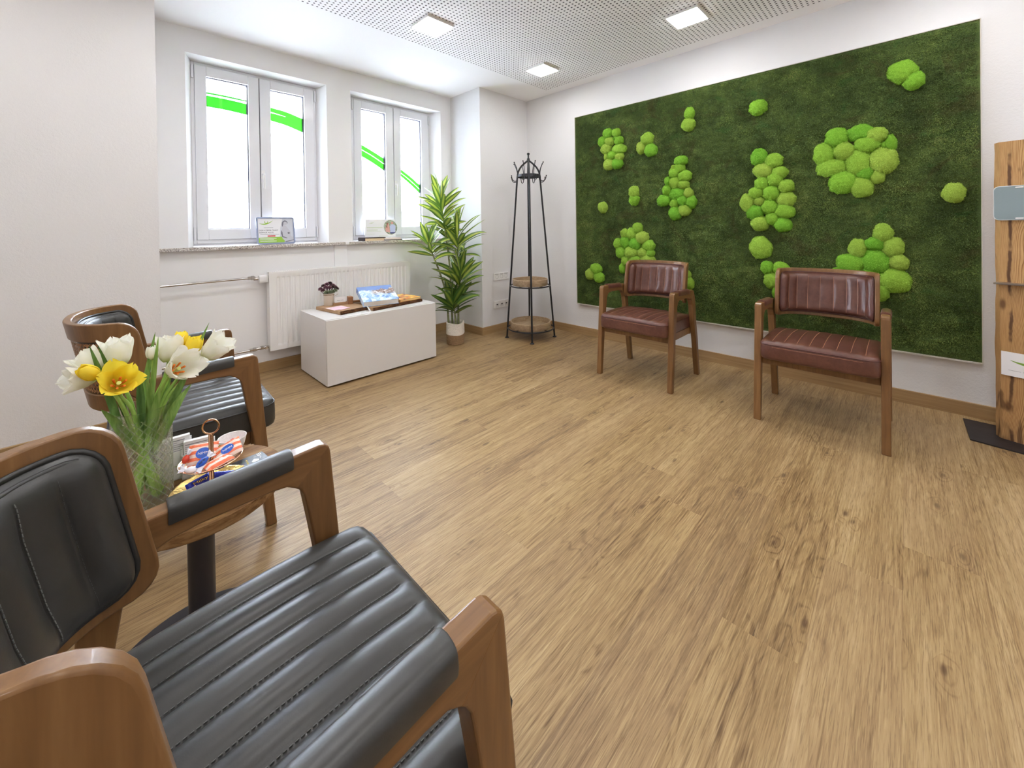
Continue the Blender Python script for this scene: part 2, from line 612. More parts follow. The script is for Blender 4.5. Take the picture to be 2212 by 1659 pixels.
def build_floor():
    verts = []; faces = []; uvs = []; cols = []
    W_ = 0.19
    known = {-1: 1.986, 0: 1.744, 1: 1.263, 3: 1.649, 8: 0.877, -2: 2.781}
    L_ = 1.33
    r = random.Random(3)
    k0 = int(math.floor((YB - 0.017) / W_)) - 1
    k1 = int(math.ceil((4.0 - 0.017) / W_))
    for k in range(k0, k1):
        y0 = 0.017 + k * W_
        j = known.get(k, r.random() * L_)
        x = j - L_ * math.ceil((j - XL) / L_)
        while x < XM:
            xa, xb = max(x, XL - 0.1), min(x + L_, XM + 0.05)
            ya, yb = max(y0, YB - 0.1), min(y0 + W_, YN + 0.05)
            if xb > xa and yb > ya:
                n = len(verts)
                verts += [(xa, ya, 0), (xb, ya, 0), (xb, yb, 0), (xa, yb, 0)]
                faces.append((n, n + 1, n + 2, n + 3))
                uvs += [(xa - x, ya - y0), (xb - x, ya - y0), (xb - x, yb - y0), (xa - x, yb - y0)]
                c = (r.random(), r.random(), r.random(), 1)
                cols += [c] * 4
            x += L_
    me = bpy.data.meshes.new('floor')
    me.from_pydata(verts, [], faces)
    lay = me.uv_layers.new(name='UVMap')
    for i, t in enumerate(uvs): lay.data[i].uv = t
    ca = me.color_attributes.new('pr', 'FLOAT_COLOR', 'CORNER')
    for i, t in enumerate(cols): ca.data[i].color = t
    me.materials.append(M['floor'])
    o = bpy.data.objects.new('floor', me)
    COL.objects.link(o)
    struct(o, 'oak plank floor with knots')


build_floor()

TH = 0.12
struct(MB().box(XM, XM + TH, YB - TH, YP + 0.2, -0.05, ZC + 0.05).build('wall_right', M['wall'], smooth=False), 'white wall that carries the moss panel')
struct(MB().box(XL - 1, XA, YP, 4.15, -0.05, ZC + 0.05).build('wall_left', M['wall'], smooth=False), 'white wall left of the window niche')
struct(MB().box(XB, XM, YP, 4.15, -0.05, ZC + 0.05).build('wall_pier', M['wall'], smooth=False), 'white pier between the niche and the corner')
struct(MB().box(XL - TH, XL, YB - TH, YP, -0.05, ZC + 0.05).build('wall_rear', M['wall'], smooth=False))
struct(MB().box(XL, XM, YB - TH, YB, -0.05, ZC + 0.05).build('wall_near', M['wall'], smooth=False))
struct(MB().box(XL - TH, XM + TH, YB - TH, 4.15, ZC, ZC + 0.1).build('ceiling', M['ceiling'], smooth=False), 'white ceiling with perforated field')

# window wall with two splayed openings
FY = 3.94
W1 = (0.433, 1.441, 0.484, 1.404)
W2 = (1.663, 2.70, 1.74, 2.65)
ZT0, ZT1, ZB = 2.475, 2.483, 1.042


def window_wall():
    b = MB()
    xs = [XA, W1[0], W1[1], W2[0], W2[1], XB]
    Y0, Y1 = YN, 4.15
    b.box(XA, XB, Y0, Y1, -0.05, ZB - 0.025)
    b.box(XA, XB, Y0, Y1, ZT1, ZC + 0.05)
    for (xa, xb, oa, ob) in ((XA, W1[0], XA, W1[2]), (W1[1], W2[0], W1[3], W2[2]), (W2[1], XB, W2[3], XB)):
        pts = [(xa, Y0), (xb, Y0), (ob, FY), (ob, Y1), (oa, Y1), (oa, FY)]
        if xa == XA: pts = [(xa, Y0), (xb, Y0), (ob, FY), (ob, Y1), (xa, Y1)]
        if xb == XB: pts = [(xa, Y0), (xb, Y0), (xb, Y1), (oa, Y1), (oa, FY)]
        b.prism(pts, ZB - 0.025, ZT1, lambda p, t: (p[0], p[1], t))
    return b.build('wall_window', M['wall_smooth'], smooth=False)


struct(window_wall(), 'white wall of the window niche')


def make_window(name, x0, x1, xc, glass, label):
    """x0..x1 frame, xc meeting stile, glass = ((gx0, gx1), (gx0, gx1))"""
    root = bpy.data.objects.new(name, None)
    COL.objects.link(root)
    struct(root, label)
    z0, z1 = 1.062, 2.481
    fr = 0.022
    f = MB()
    f.box(x0, x0 + fr, FY, FY + 0.07, z0, z1).box(x1 - fr, x1, FY, FY + 0.07, z0, z1)
    f.box(x0 + fr, x1 - fr, FY, FY + 0.07, z1 - fr, z1).box(x0 + fr, x1 - fr, FY, FY + 0.07, z0, z0 + 0.032)
    f.box(x0, x1, FY + 0.012, FY + 0.07, z0 - 0.02, z0)
    f.build('window_frame', M['pvc'], root, smooth=False, bevel=0.003)
    g = MB(); g.box(xc - 0.003, xc + 0.003, FY + 0.002, FY + 0.05, z0 + 0.03, z1 - fr)
    g.build('seam', M['seal'], root, smooth=False)
    for k in (0, 1):
        a = x0 + fr if k == 0 else xc + 0.003
        b_ = xc - 0.003 if k == 0 else x1 - fr
        ga, gb = glass[k]
        za, zb = z0 + 0.032, z1 - fr
        ha, hb = 1.178, 2.382
        s = MB()
        ys = FY - 0.012
        s.box(a, ga, ys, FY + 0.06, za, zb).box(gb, b_, ys, FY + 0.06, za, zb)
        s.box(ga, gb, ys, FY + 0.06, hb, zb).box(ga, gb, ys, FY + 0.06, za, ha)
        so = s.build('sash', M['pvc'], root, smooth=False, bevel=0.004)
        q = MB(); e = 0.006
        q.box(ga, ga + e, FY + 0.032, FY + 0.05, ha, hb).box(gb - e, gb, FY + 0.012, FY + 0.05, ha, hb)
        q.box(ga + e, gb - e, FY + 0.012, FY + 0.05, hb - e, hb).box(ga + e, gb - e, FY + 0.032, FY + 0.05, ha, ha + e)
        q.build('gasket', M['seal'], so, smooth=False)
        MB().box(ga + 0.001, gb - 0.001, FY + 0.036, FY + 0.040, ha + 0.001, hb - 0.001).build('pane', M['pane'], so, smooth=False)
        # hinges on the outer side
        hx = x0 + 0.008 if k == 0 else x1 - 0.008
        h = MB()
        for hz in (1.14, 2.40):
            h.tube([(hx, FY - 0.012, hz - 0.05), (hx, FY - 0.012, hz + 0.05)], 0.008, 10)
        h.build('hinge', M['pvc'], so)
    hd = MB()
    hx = xc + 0.016
    hd.box(hx - 0.014, hx + 0.014, FY - 0.020, FY - 0.010, 1.60, 1.675)
    hd.tube([(hx, FY - 0.018, 1.64), (hx, FY - 0.050, 1.64), (hx, FY - 0.056, 1.63), (hx, FY - 0.056, 1.515)], 0.009, 10)
    hd.build('window_handle', M['plastic'], root, bevel=0.002)
    return root


win1 = make_window('window_1', W1[2], W1[3], 0.943, ((0.580, 0.862), (1.028, 1.300)), 'white two-sash window on the left')
win2 = make_window('window_2', W2[2], W2[3], 2.195, ((1.840, 2.106), (2.278, 2.542)), 'white two-sash window on the right')

# the green brush stroke: film stuck on the panes
def stroke(parent, polys):
    b = MB()
    for top, bot in polys:
        n = len(top)
        Y = FY + 0.0345
        T = spline([(p[0], 0, p[1]) for p in top], 6)
        B = spline([(p[0], 0, p[1]) for p in bot], 6)
        m = min(len(T), len(B))
        vs = [(p.x, Y, p.z) for p in T[:m]] + [(p.x, Y, p.z) for p in B[:m]]
        b.add(vs, [(i, i + 1, m + i + 1, m + i) for i in range(m - 1)])
    return b.build('green_film', M['green_film'], parent, smooth=False, solid=0.0006)


G0, G1 = win1.children[2], win1.children[3]
H0, H1 = [c for c in win2.children if c.name.startswith('sash')]
G0, G1 = [c for c in win1.children if c.name.startswith('sash')]
stroke(G0, [([(0.582, 2.271), (0.72, 2.269), (0.861, 2.261)], [(0.582, 2.257), (0.72, 2.255), (0.861, 2.250)]),
            ([(0.582, 2.244), (0.72, 2.241), (0.861, 2.232)], [(0.582, 2.155), (0.72, 2.152), (0.861, 2.139)])])
stroke(G1, [([(1.030, 2.239), (1.163, 2.223), (1.299, 2.186)], [(1.030, 2.201), (1.163, 2.176), (1.299, 2.130)]),
            ([(1.030, 2.193), (1.163, 2.176), (1.299, 2.130)], [(1.030, 2.124), (1.163, 2.100), (1.299, 2.058)]),
            ([(1.030, 2.116), (1.10, 2.106), (1.20, 2.088)], [(1.030, 2.108), (1.10, 2.098), (1.20, 2.084)]),
            ([(1.16, 2.228), (1.23, 2.214), (1.299, 2.196)], [(1.16, 2.226), (1.23, 2.211), (1.299, 2.192)])])
stroke(H0, [([(1.842, 2.042), (1.975, 1.985), (2.104, 1.925)], [(1.842, 2.034), (1.975, 1.976), (2.104, 1.914)]),
            ([(1.842, 2.031), (1.975, 1.972), (2.104, 1.909)], [(1.842, 1.983), (1.975, 1.923), (2.104, 1.853)]),
            ([(1.842, 1.978), (1.975, 1.918), (2.104, 1.848)], [(1.842, 1.912), (1.975, 1.850), (2.104, 1.778)]),
            ([(1.842, 1.906), (1.93, 1.866), (1.99, 1.836)], [(1.842, 1.902), (1.93, 1.862), (1.99, 1.834)])])
stroke(H1, [([(2.280, 1.826), (2.41, 1.748), (2.540, 1.654)], [(2.280, 1.787), (2.41, 1.704), (2.540, 1.607)]),
            ([(2.280, 1.784), (2.41, 1.700), (2.540, 1.602)], [(2.280, 1.752), (2.41, 1.660), (2.540, 1.556)]),
            ([(2.280, 1.742), (2.35, 1.69), (2.42, 1.636)], [(2.280, 1.736), (2.35, 1.686), (2.42, 1.634)]),
            ([(2.280, 1.722), (2.33, 1.686), (2.37, 1.652)], [(2.280, 1.718), (2.33, 1.682), (2.37, 1.651)])])

# stone sills in two lengths, and the boxed-in joint below
struct(MB().box(XA, 1.575, 3.725, FY + 0.01, 1.017, 1.042).build('trim_1', M['terrazzo'], smooth=False, bevel=0.002), 'speckled stone window sill under the left window')
struct(MB().box(1.608, XB, 3.725, FY + 0.01, 1.017, 1.042).build('trim_2', M['terrazzo'], smooth=False, bevel=0.002), 'speckled stone window sill under the right window')
struct(MB().box(1.575, 1.608, 3.728, FY, 1.018, 1.041).build('trim_3', M['wall_smooth'], smooth=False))
struct(MB().box(1.485, 1.60, 3.757, YN, 0.80, 1.016).build('trim_4', M['wall_smooth'], smooth=False, bevel=0.002), 'white boxed cover under the sill joint')

# baseboards
BH, BT = 0.082, 0.016


def bb(name, x0, x1, y0, y1, m):
    struct(MB().box(x0, x1, y0, y1, 0, BH).build(name, M[m], smooth=False, bevel=0.002), 'oak baseboard')


bb('baseboard_right', XM - BT, XM, YB, YP - BT, 'baseboard_y')
bb('baseboard_pier', XB - BT, XM, YP - BT, YP, 'baseboard')
bb('baseboard_pier_side', XB - BT, XB, YP, YN - BT, 'baseboard_y')
bb('baseboard_window', XA, XB, YN - BT, YN, 'baseboard')
bb('baseboard_niche_side', XA, XA + BT, YP, YN - BT, 'baseboard_y')
bb('baseboard_left', XL, XA + BT, YP - BT, YP, 'baseboard')
bb('baseboard_rear', XL, XL + BT, YB, YP - BT, 'baseboard_y')


# ------------------------------------------------------------------ ceiling lamps
def ceiling_lamp():
    t = thing('ceiling_light', '', 'ceiling light', (0, 0, ZC), 0, 'square ceiling lights')
    a = 0.112
    MB().box(-a, a, -a, a, -0.018, 0).build('frame', M['plastic'], t, smooth=False, bevel=0.002)
    MB().box(-a + 0.006, a - 0.006, -a + 0.006, a - 0.006, -0.021, -0.0185).build('diffuser', M['lamp'], t, smooth=False)
    return t


lamp0 = ceiling_lamp()
spots = [(1.727, 2.50, 'square lit ceiling light at the left, nearest the left window'),
         (2.955, 2.475, 'square lit ceiling light in the far corner above the coat rack'),
         (2.978, 1.128, 'square lit ceiling light at the right, above the moss wall'),
         (1.727, 1.128, 'square ceiling light in the row nearer the viewer, outside the picture'),
         (2.978, -0.25, 'square ceiling light past the right edge of the picture'),
         (1.727, -0.25, 'square ceiling light above the near floor, outside the picture'),
         (0.476, 2.50, 'square ceiling light above the black chairs, outside the picture'),
         (0.476, 1.128, 'square ceiling light above the side table, outside the picture'),
         (0.476, -0.25, 'square ceiling light behind the viewer'),
         (-0.775, 1.128, 'square ceiling light behind the black chairs, outside the picture'),
         (-0.775, 2.50, 'square ceiling light nearest the left wall, outside the picture'),
         (-0.775, -0.25, 'square ceiling light behind the viewer at the left'),
         (0.476, -1.62, 'square ceiling light in the last row behind the viewer'),
         (1.727, -1.62, 'square ceiling light in the last row, second from the moss wall'),
         (2.978, -1.62, 'square ceiling light in the last row, nearest the moss wall')]
for i, (x, y, l) in enumerate(spots):
    o = lamp0 if i == 0 else copy_tree(lamp0)
    o.location = (x, y, ZC)
    o['label'] = l


# ------------------------------------------------------------------ the house across the street
def facade():
    t = thing('street_building', 'pale apartment building across the street, seen faintly through the windows', 'building', (4.0, 10.5, 0))
    wm = plain('pale_render', (0.80, 0.80, 0.80, 1), 0.9)
    gm = plain('street_window_glass', lin(120, 130, 150), 0.15)
    b = MB()
    wins = [(x, z) for x in (-6.6, -4.4, -2.2, 0.0, 2.2, 4.4) for z in (-1.6, 1.0, 3.6)]
    xs = sorted(set([-9.0, 9.0] + [v for x, _ in wins for v in (x - 0.45, x + 0.45)]))
    zs = sorted(set([-3.5, 6.0] + [v for _, z in wins for v in (z - 0.7, z + 0.7)]))
    for i in range(len(xs) - 1):
        for j in range(len(zs) - 1):
            cx, cz = (xs[i] + xs[i + 1]) / 2, (zs[j] + zs[j + 1]) / 2
            if any(abs(cx - x) < 0.45 and abs(cz - z) < 0.7 for x, z in wins):
                continue
            b.add([(xs[i], 0, zs[j]), (xs[i + 1], 0, zs[j]), (xs[i + 1], 0, zs[j + 1]), (xs[i], 0, zs[j + 1])], [(0, 1, 2, 3)])
    b.build('wall', wm, t, smooth=False, solid=0.3)
    for x, z in wins:
        f = MB()
        f.box(x - 0.45, x - 0.39, 0.05, 0.12, z - 0.7, z + 0.7).box(x + 0.39, x + 0.45, 0.05, 0.12, z - 0.7, z + 0.7)
        f.box(x - 0.39, x + 0.39, 0.05, 0.12, z - 0.7, z - 0.64).box(x - 0.39, x + 0.39, 0.05, 0.12, z + 0.64, z + 0.7).box(x - 0.03, x + 0.03, 0.05, 0.12, z - 0.64, z + 0.64)
        fo = f.build('window', M['pvc'], t, smooth=False)
        MB().box(x - 0.39, x + 0.39, 0.08, 0.09, z - 0.64, z + 0.64).build('pane', gm, fo, smooth=False)


facade()
# ------------------------------------------------------------------ armchairs
# local frame: x forward, y left, z up, origin on the floor under the seat
ARM_IN, ARM_OUT = 0.262, 0.299
BAND_HW, BAND_U0, BAND_D = 0.242, -0.100, 0.173
BZ0, BZ1 = 0.563, 0.862


def _band_curve():
    pts = []
    n = 240
    for i in range(n + 1):
        a = -PI / 2 + PI * i / n
        s, c = math.sin(a), math.cos(a)
        y = BAND_HW * math.copysign(abs(s) ** 0.80, s)
        x = BAND_U0 - BAND_D * abs(c) ** 0.80
        pts.append((x, y))
    L = [0.0]
    for p, q in zip(pts, pts[1:]):
        L.append(L[-1] + math.hypot(q[0] - p[0], q[1] - p[1]))
    h = L[-1] / 2
    return pts, [l - h for l in L], h


_BP, _BL, BAND_H = _band_curve()


def band(a, z, off=0.0):
    """a: arc length from the middle of the back, off: outwards"""
    ext = 0.0
    if a < -BAND_H: ext = a + BAND_H; a = -BAND_H
    if a > BAND_H: ext = a - BAND_H; a = BAND_H
    i = int(np.searchsorted(_BL, a)) - 1
    i = max(0, min(len(_BP) - 2, i))
    t = (a - _BL[i]) / (_BL[i + 1] - _BL[i])
    x = _BP[i][0] * (1 - t) + _BP[i + 1][0] * t
    y = _BP[i][1] * (1 - t) + _BP[i + 1][1] * t
    j0, j1 = max(0, i - 4), min(len(_BP) - 1, i + 5)
    dx, dy = _BP[j1][0] - _BP[j0][0], _BP[j1][1] - _BP[j0][1]
    l = math.hypot(dx, dy)
    tx, ty = dx / l, dy / l
    nx, ny = ty * -1, tx          # candidate normal
    # outward: away from the sitter -> negative x in the middle, +-y at the wings
    if nx * (x - BAND_U0 - 0.02) + ny * y < 0: nx, ny = -nx, -ny
    if ext:
        x += abs(ext)
    x += nx * off
    y += ny * off
    lean = 0.19
    return Vector((x + lean * (0.72 - z), y, z))


def rr_point(t, hw, z0, z1, r):
    """point on a rounded rectangle outline, t in 0..1, starting at the middle of the top"""
    w_, h_ = hw * 2 - 2 * r, (z1 - z0) - 2 * r
    segs = [w_ / 2, PI * r / 2, h_, PI * r / 2, w_, PI * r / 2, h_, PI * r / 2, w_ / 2]
    s = t * sum(segs)
    zc = (z0 + z1) / 2
    for k, L in enumerate(segs):
        if s <= L or k == 8: break
        s -= L
    if k == 0: return (s, z1)
    if k == 1: b = s / r; return (w_ / 2 + r * math.sin(b), z1 - r + r * math.cos(b))
    if k == 2: return (hw, z1 - r - s)
    if k == 3: b = s / r; return (w_ / 2 + r * math.cos(b), z0 + r - r * math.sin(b))
    if k == 4: return (w_ / 2 - s, z0)
    if k == 5: b = s / r; return (-w_ / 2 - r * math.sin(b), z0 + r - r * math.cos(b))
    if k == 6: return (-hw, z0 + r + s)
    if k == 7: b = s / r; return (-w_ / 2 - r * math.cos(b), z1 - r + r * math.sin(b))
    return (-w_ / 2 + s, z1)


def lerp(p, q, t): return (p[0] + (q[0] - p[0]) * t, p[1] + (q[1] - p[1]) * t)


HOLE_A, HOLE_Z0, HOLE_Z1 = BAND_H - 0.068, 0.622, 0.803
SEAT_U0, SEAT_U1, SEAT_HW = -0.205, 0.283, 0.262
SEAT_N = 9


CHANNEL = 0.0125


def seat_top(u, y):
    """u, y in metres -> z of the padded top"""
    k = (y + SEAT_HW) / (2 * SEAT_HW) * SEAT_N
    fr = k - math.floor(k)
    ed = max(0.0, min(1.0, (u - SEAT_U0) / 0.05, (SEAT_U1 - u) / 0.05))
    ch = CHANNEL * ed * (abs(math.sin(PI * fr)) ** 0.72 - 1)
    uu = (u - SEAT_U0) / (SEAT_U1 - SEAT_U0)
    crown = 0.016 * (1 - (2 * uu - 1) ** 2) + 0.008 * (1 - (y / SEAT_HW) ** 2)
    return 0.464 + 0.012 * uu + crown + ch


def make_chair(col):
    lea, pip, thr = M[col + '_leather'], M[col + '_piping'], M[col + '_thread']
    t = thing(col + '_leather_armchair', '', 'armchair')
    wd = M['chair_wood']
    # ---- legs and arms
    for s in (1, -1):
        def fn(p, q, s=s): return (p[0], s * q, p[1])
        a0, a1 = ARM_IN, ARM_OUT
        front = [(0.236, 0.0), (0.270, 0.0), (0.2165, 0.645)] + [(0.193 + 0.022 * math.cos(R(a)), 0.661 + 0.022 * math.sin(R(a))) for a in (5, 25, 45)] + [(0.140, 0.612)] + \
                [(0.150, 0.604), (0.158, 0.590), (0.162, 0.570), (0.195, 0.377)]
        b = MB().prism(front, a0, a1, fn)
        b.build('leg', wd, t, smooth=False, bevel=0.0045, seg=3)
        rear = [(-0.250, 0.0), (-0.216, 0.0), (-0.171, 0.302), (-0.142, 0.418), (-0.120, 0.556), (-0.104, 0.590), (-0.152, 0.640), (-0.170, 0.600), (-0.186, 0.419), (-0.212, 0.300)]
        MB().prism(rear, a0, a1, fn).build('leg', wd, t, smooth=False, bevel=0.0045, seg=3)
        arm = [(0.2085, 0.677)] + [(0.193 + 0.022 * math.cos(R(a)), 0.661 + 0.022 * math.sin(R(a))) for a in (65, 90)] + [(-0.120, 0.668), (-0.142, 0.662), (-0.152, 0.640), (-0.104, 0.590), (-0.086, 0.607), (-0.060, 0.617), (-0.020, 0.622), (0.095, 0.624), (0.125, 0.621), (0.140, 0.612), (0.146, 0.608)]
        arm[0] = (0.2145, 0.672)
        ao = MB().prism(arm, a0 + 0.0003, a1 - 0.0003, fn).build('armrest', M['arm_wood'], t, smooth=False, bevel=0.0045, seg=3)
        # leather sleeve on the arm
        c = (a0 + a1) / 2; hw = (a1 - a0) / 2 + 0.0035
        rc_ = 0.016
        prof = [(-hw, -0.022), (-hw - 0.0012, -0.012), (-hw, -0.002)] + [(-hw + rc_ - rc_ * math.cos(R(q)), -0.002 + 0.014 * math.sin(R(q))) for q in (20, 40, 60, 80)] + [(0, 0.0135)] + \
               [(hw - rc_ + rc_ * math.cos(R(q)), -0.002 + 0.014 * math.sin(R(q))) for q in (80, 60, 40, 20)] + [(hw, -0.002), (hw + 0.0012, -0.012), (hw, -0.022)]
        g = MB()
        U = [0.138, 0.135, 0.10, 0.05, 0.0, -0.04, -0.061, -0.064]
        def arm_z(u): return 0.683 - (0.193 - u) * (0.015 / 0.313)
        vs = []
        for k, u in enumerate(U):
            sh = 0.94 if k in (0, len(U) - 1) else 1.0
            for (py, pz) in prof: vs.append((u, s * (c + py * sh), arm_z(u) - 0.003 + pz * sh - (0.001 if sh < 1 else 0)))
        m = len(prof)
        fs = [(i * m + k, i * m + k + 1, (i + 1) * m + k + 1, (i + 1) * m + k) for i in range(len(U) - 1) for k in range(m - 1)]
        fs += [tuple(range(m)), tuple((len(U) - 1) * m + k for k in range(m))]
        g.add(vs, fs)
        tag(g.build('arm_pad', lea, ao, angle=50), col + ' leather arm pad')
    # ---- seat frame
    f = MB()
    f.box(0.192, 0.214, -ARM_IN, ARM_IN, 0.326, 0.380)
    f.box(-0.168, -0.146, -ARM_IN, ARM_IN, 0.326, 0.380)
    f.box(-0.146, 0.192, -ARM_IN, -ARM_IN + 0.022, 0.330, 0.380)
    f.box(-0.146, 0.192, ARM_IN - 0.022, ARM_IN, 0.330, 0.380)
    f.build('seat_frame', wd, t, smooth=False, bevel=0.003)
    # ---- seat cushion
    NY, NU = SEAT_N * 10, 26
    b = MB()
    rc = 0.045

    def outline(u, y):
        """pull the four corners in, so the plan is a rounded rectangle"""
        du = max(0.0, abs(u - (SEAT_U0 + SEAT_U1) / 2) - ((SEAT_U1 - SEAT_U0) / 2 - rc)) / rc
        y2 = y
        lim = SEAT_HW - rc + rc * math.sqrt(max(0.0, 1 - du * du))
        return max(-lim, min(lim, y2 * lim / SEAT_HW))

    def us(i):                       # denser rows near the front and back edge
        q = i / NU
        q = 0.5 - 0.5 * math.cos(PI * q) * (0.35 + 0.65 * abs(math.cos(PI * q)) ** 0.3)
        return SEAT_U0 + (SEAT_U1 - SEAT_U0) * min(1, max(0, q))
    top = []
    for i in range(NU + 1):
        u = us(i)
        row = []
        for j in range(NY + 1):
            y = -SEAT_HW + 2 * SEAT_HW * j / NY
            yy = outline(u, y)
            e = min((u - SEAT_U0) / 0.03, (SEAT_U1 - u) / 0.030, (SEAT_HW - abs(y)) / 0.018, 1.0)
            z = seat_top(u, y)
            z = 0.459 + (z - 0.459) * math.sqrt(max(0.0, 1 - (1 - max(e, 0.0)) ** 2))
            bulge = 0.0
            row.append((u, yy, z))
        top.append(row)
    vs = [p for r_ in top for p in r_]
    W_ = NY + 1
    fs = [(i * W_ + j, (i + 1) * W_ + j, (i + 1) * W_ + j + 1, i * W_ + j + 1) for i in range(NU) for j in range(NY)]
    b.add(vs, [q[::-1] for q in fs])
    # side wall, bulging a little
    edge = [top[NU][j] for j in range(NY + 1)] + [top[i][NY] for i in range(NU - 1, -1, -1)] + [top[0][j] for j in range(NY - 1, -1, -1)] + [top[i][0] for i in range(1, NU)]
    cxm = (SEAT_U0 + SEAT_U1) / 2
    lv = [(1.0, 0.0), (1.010, 0.008), (1.014, 0.035), (1.012, 0.068), (0.996, 0.082), (0.96, 0.086)]
    vs = []
    for k, (sc, dz) in enumerate(lv):
        for (x, y, z) in edge:
            # only the front bulges freely, the sides are held between the arms
            sx = 1 + (sc - 1) * 0.9
            sy = 1 + (sc - 1) * (0.25 if sc > 1 else 0.6)
            vs.append((cxm + (x - cxm) * sx, y * sy, z - dz))
    m = len(edge)
    fs = [(k * m + i, k * m + (i + 1) % m, (k + 1) * m + (i + 1) % m, (k + 1) * m + i) for k in range(len(lv) - 1) for i in range(m)]
    fs.append(tuple((len(lv) - 1) * m + i for i in range(m)))
    b.add(vs, fs)
    so = b.build('seat', lea, t, angle=180)
    # welt around the top edge + seams
    p = MB()
    wl = [(cxm + (x - cxm) * 1.004, y * 1.002, z + 0.0005) for (x, y, z) in edge]
    p.tube(wl[::2], 0.0032, 6, closed=True)
    p.build('piping', pip, so, angle=180)
    st = MB()
    for k in range(1, SEAT_N):
        y = -SEAT_HW + 2 * SEAT_HW * k / SEAT_N
        n = 58
        for q in range(n):
            u0 = SEAT_U0 + 0.03 + (SEAT_U1 - SEAT_U0 - 0.06) * q / n
            u1 = u0 + 0.0050
            for sgn in (0,):
                yy0, yy1 = outline(u0, y + 0.0022), outline(u1, y + 0.0022)
                z0, z1 = seat_top(u0, y + 0.0022), seat_top(u1, y + 0.0022)
                st.obox(((u0 + u1) / 2, (yy0 + yy1) / 2, (z0 + z1) / 2 + 0.0003), ((u1 - u0) / 2, (yy1 - yy0) / 2, (z1 - z0) / 2), (0, 0.00055, 0), (0, 0, 0.0005))
    # one row of stitches along the front edge
    fr_ = [e for e in edge[:NY + 1]]
    for k in range(4, NY - 4):
        a, c_ = Vector(fr_[k]), Vector(fr_[k + 1])
        d = (c_ - a) * 0.32
        mid = (a + c_) / 2 + Vector((0.006, 0, -0.010))
        st.obox(mid, d, (0.0006, 0, 0), (0, 0, 0.0006))
    tag(st.build('stitching', thr, so, smooth=False), None, None, None, 'stuff')
    MB().box(-0.15, 0.195, -0.24, 0.24, 0.366, 0.374).build('seat_underside', M['underside'], t, smooth=False)

    # ---- bent wooden back with a caned window
    bk = MB()
    N, K = 132, 6
    T = 0.011
    out = [rr_point(i / N, BAND_H, BZ0, BZ1, 0.048) for i in range(N)]
    inn = [rr_point(i / N, HOLE_A, HOLE_Z0, HOLE_Z1, 0.045) for i in range(N)]
    vs = []
    for side in (-T, T):
        for k in range(K + 1):
            for i in range(N):
                a, z = lerp(out[i], inn[i], k / K)
                e = 0.0
                vs.append(band(a, z, side))
    R_ = (K + 1) * N
    fs = []
    for s in (0, 1):
        o_ = s * R_
        for k in range(K):
            for i in range(N):
                q = (o_ + k * N + i, o_ + k * N + (i + 1) % N, o_ + (k + 1) * N + (i + 1) % N, o_ + (k + 1) * N + i)
                fs.append(q if s else q[::-1])
    for i in range(N):
        j = (i + 1) % N
        fs.append((i, j, R_ + j, R_ + i))
        fs.append((K * N + j, K * N + i, R_ + K * N + i, R_ + K * N + j))
    bk.add(vs, fs)
    bo = bk.build('backrest', wd, t, smooth=True, bevel=0.004, seg=3)
    # cane weave in the opening
    cn = MB()
    A_, Z0, Z1 = HOLE_A - 0.002, HOLE_Z0 - 0.004, HOLE_Z1 + 0.004
    p_ = 0.0145
    rad = 0.00085

    def inside(a, z):
        qa = abs(a) - (HOLE_A - 0.045); qz = abs(z - (HOLE_Z0 + HOLE_Z1) / 2) - ((HOLE_Z1 - HOLE_Z0) / 2 - 0.045)
        return math.hypot(max(qa, 0), max(qz, 0)) + min(max(qa, qz), 0) - 0.048 < 0

    def strand(p0, p1, off, w_):
        n = max(4, int(math.hypot(p1[0] - p0[0], p1[1] - p0[1]) / 0.012))
        dx, dz = p1[0] - p0[0], p1[1] - p0[1]
        l = math.hypot(dx, dz); ox, oz = -dz / l * w_, dx / l * w_
        run = []
        for k in range(n + 1):
            q = lerp(p0, p1, k / n)
            if inside(*q): run.append(q)
            else:
                if len(run) > 1: flush(run, off, ox, oz)
                run = []
        if len(run) > 1: flush(run, off, ox, oz)

    def flush(run, off, ox, oz):
        vs = []
        for (a, z) in run:
            vs += [band(a - ox, z - oz, off), band(a + ox, z + oz, off)]
        cn.add(vs, [(2 * i, 2 * i + 1, 2 * i + 3, 2 * i + 2) for i in range(len(run) - 1)])
    nz = int((Z1 - Z0) / p_) + 1
    for k in range(nz + 1):
        for dd in (-0.0016, 0.0016):
            strand((-A_, Z0 + k * p_ + dd), (A_, Z0 + k * p_ + dd), 0.0040, 0.0010)
    na = int(2 * A_ / p_) + 1
    for k in range(na + 1):
        for dd in (-0.0016, 0.0016):
            strand((-A_ + k * p_ + dd, Z0), (-A_ + k * p_ + dd, Z1), 0.0048, 0.0010)
    h = Z1 - Z0
    for k in range(-int(h / p_) - 1, na + 1):
        a = -A_ + k * p_ + p_ / 2
        strand((a, Z0), (a + h, Z1), 0.0056, 0.0014)
        strand((a, Z1), (a + h, Z0), 0.0064, 0.0014)
    cn.build('cane_panel', M['cane'], bo, smooth=False)
    # padded cushion on the inside
    CH, CZ0, CZ1 = BAND_H - 0.026, BZ0 + 0.026, BZ1 - 0.026
    NA, NZ = 108, 22
    SN = 9

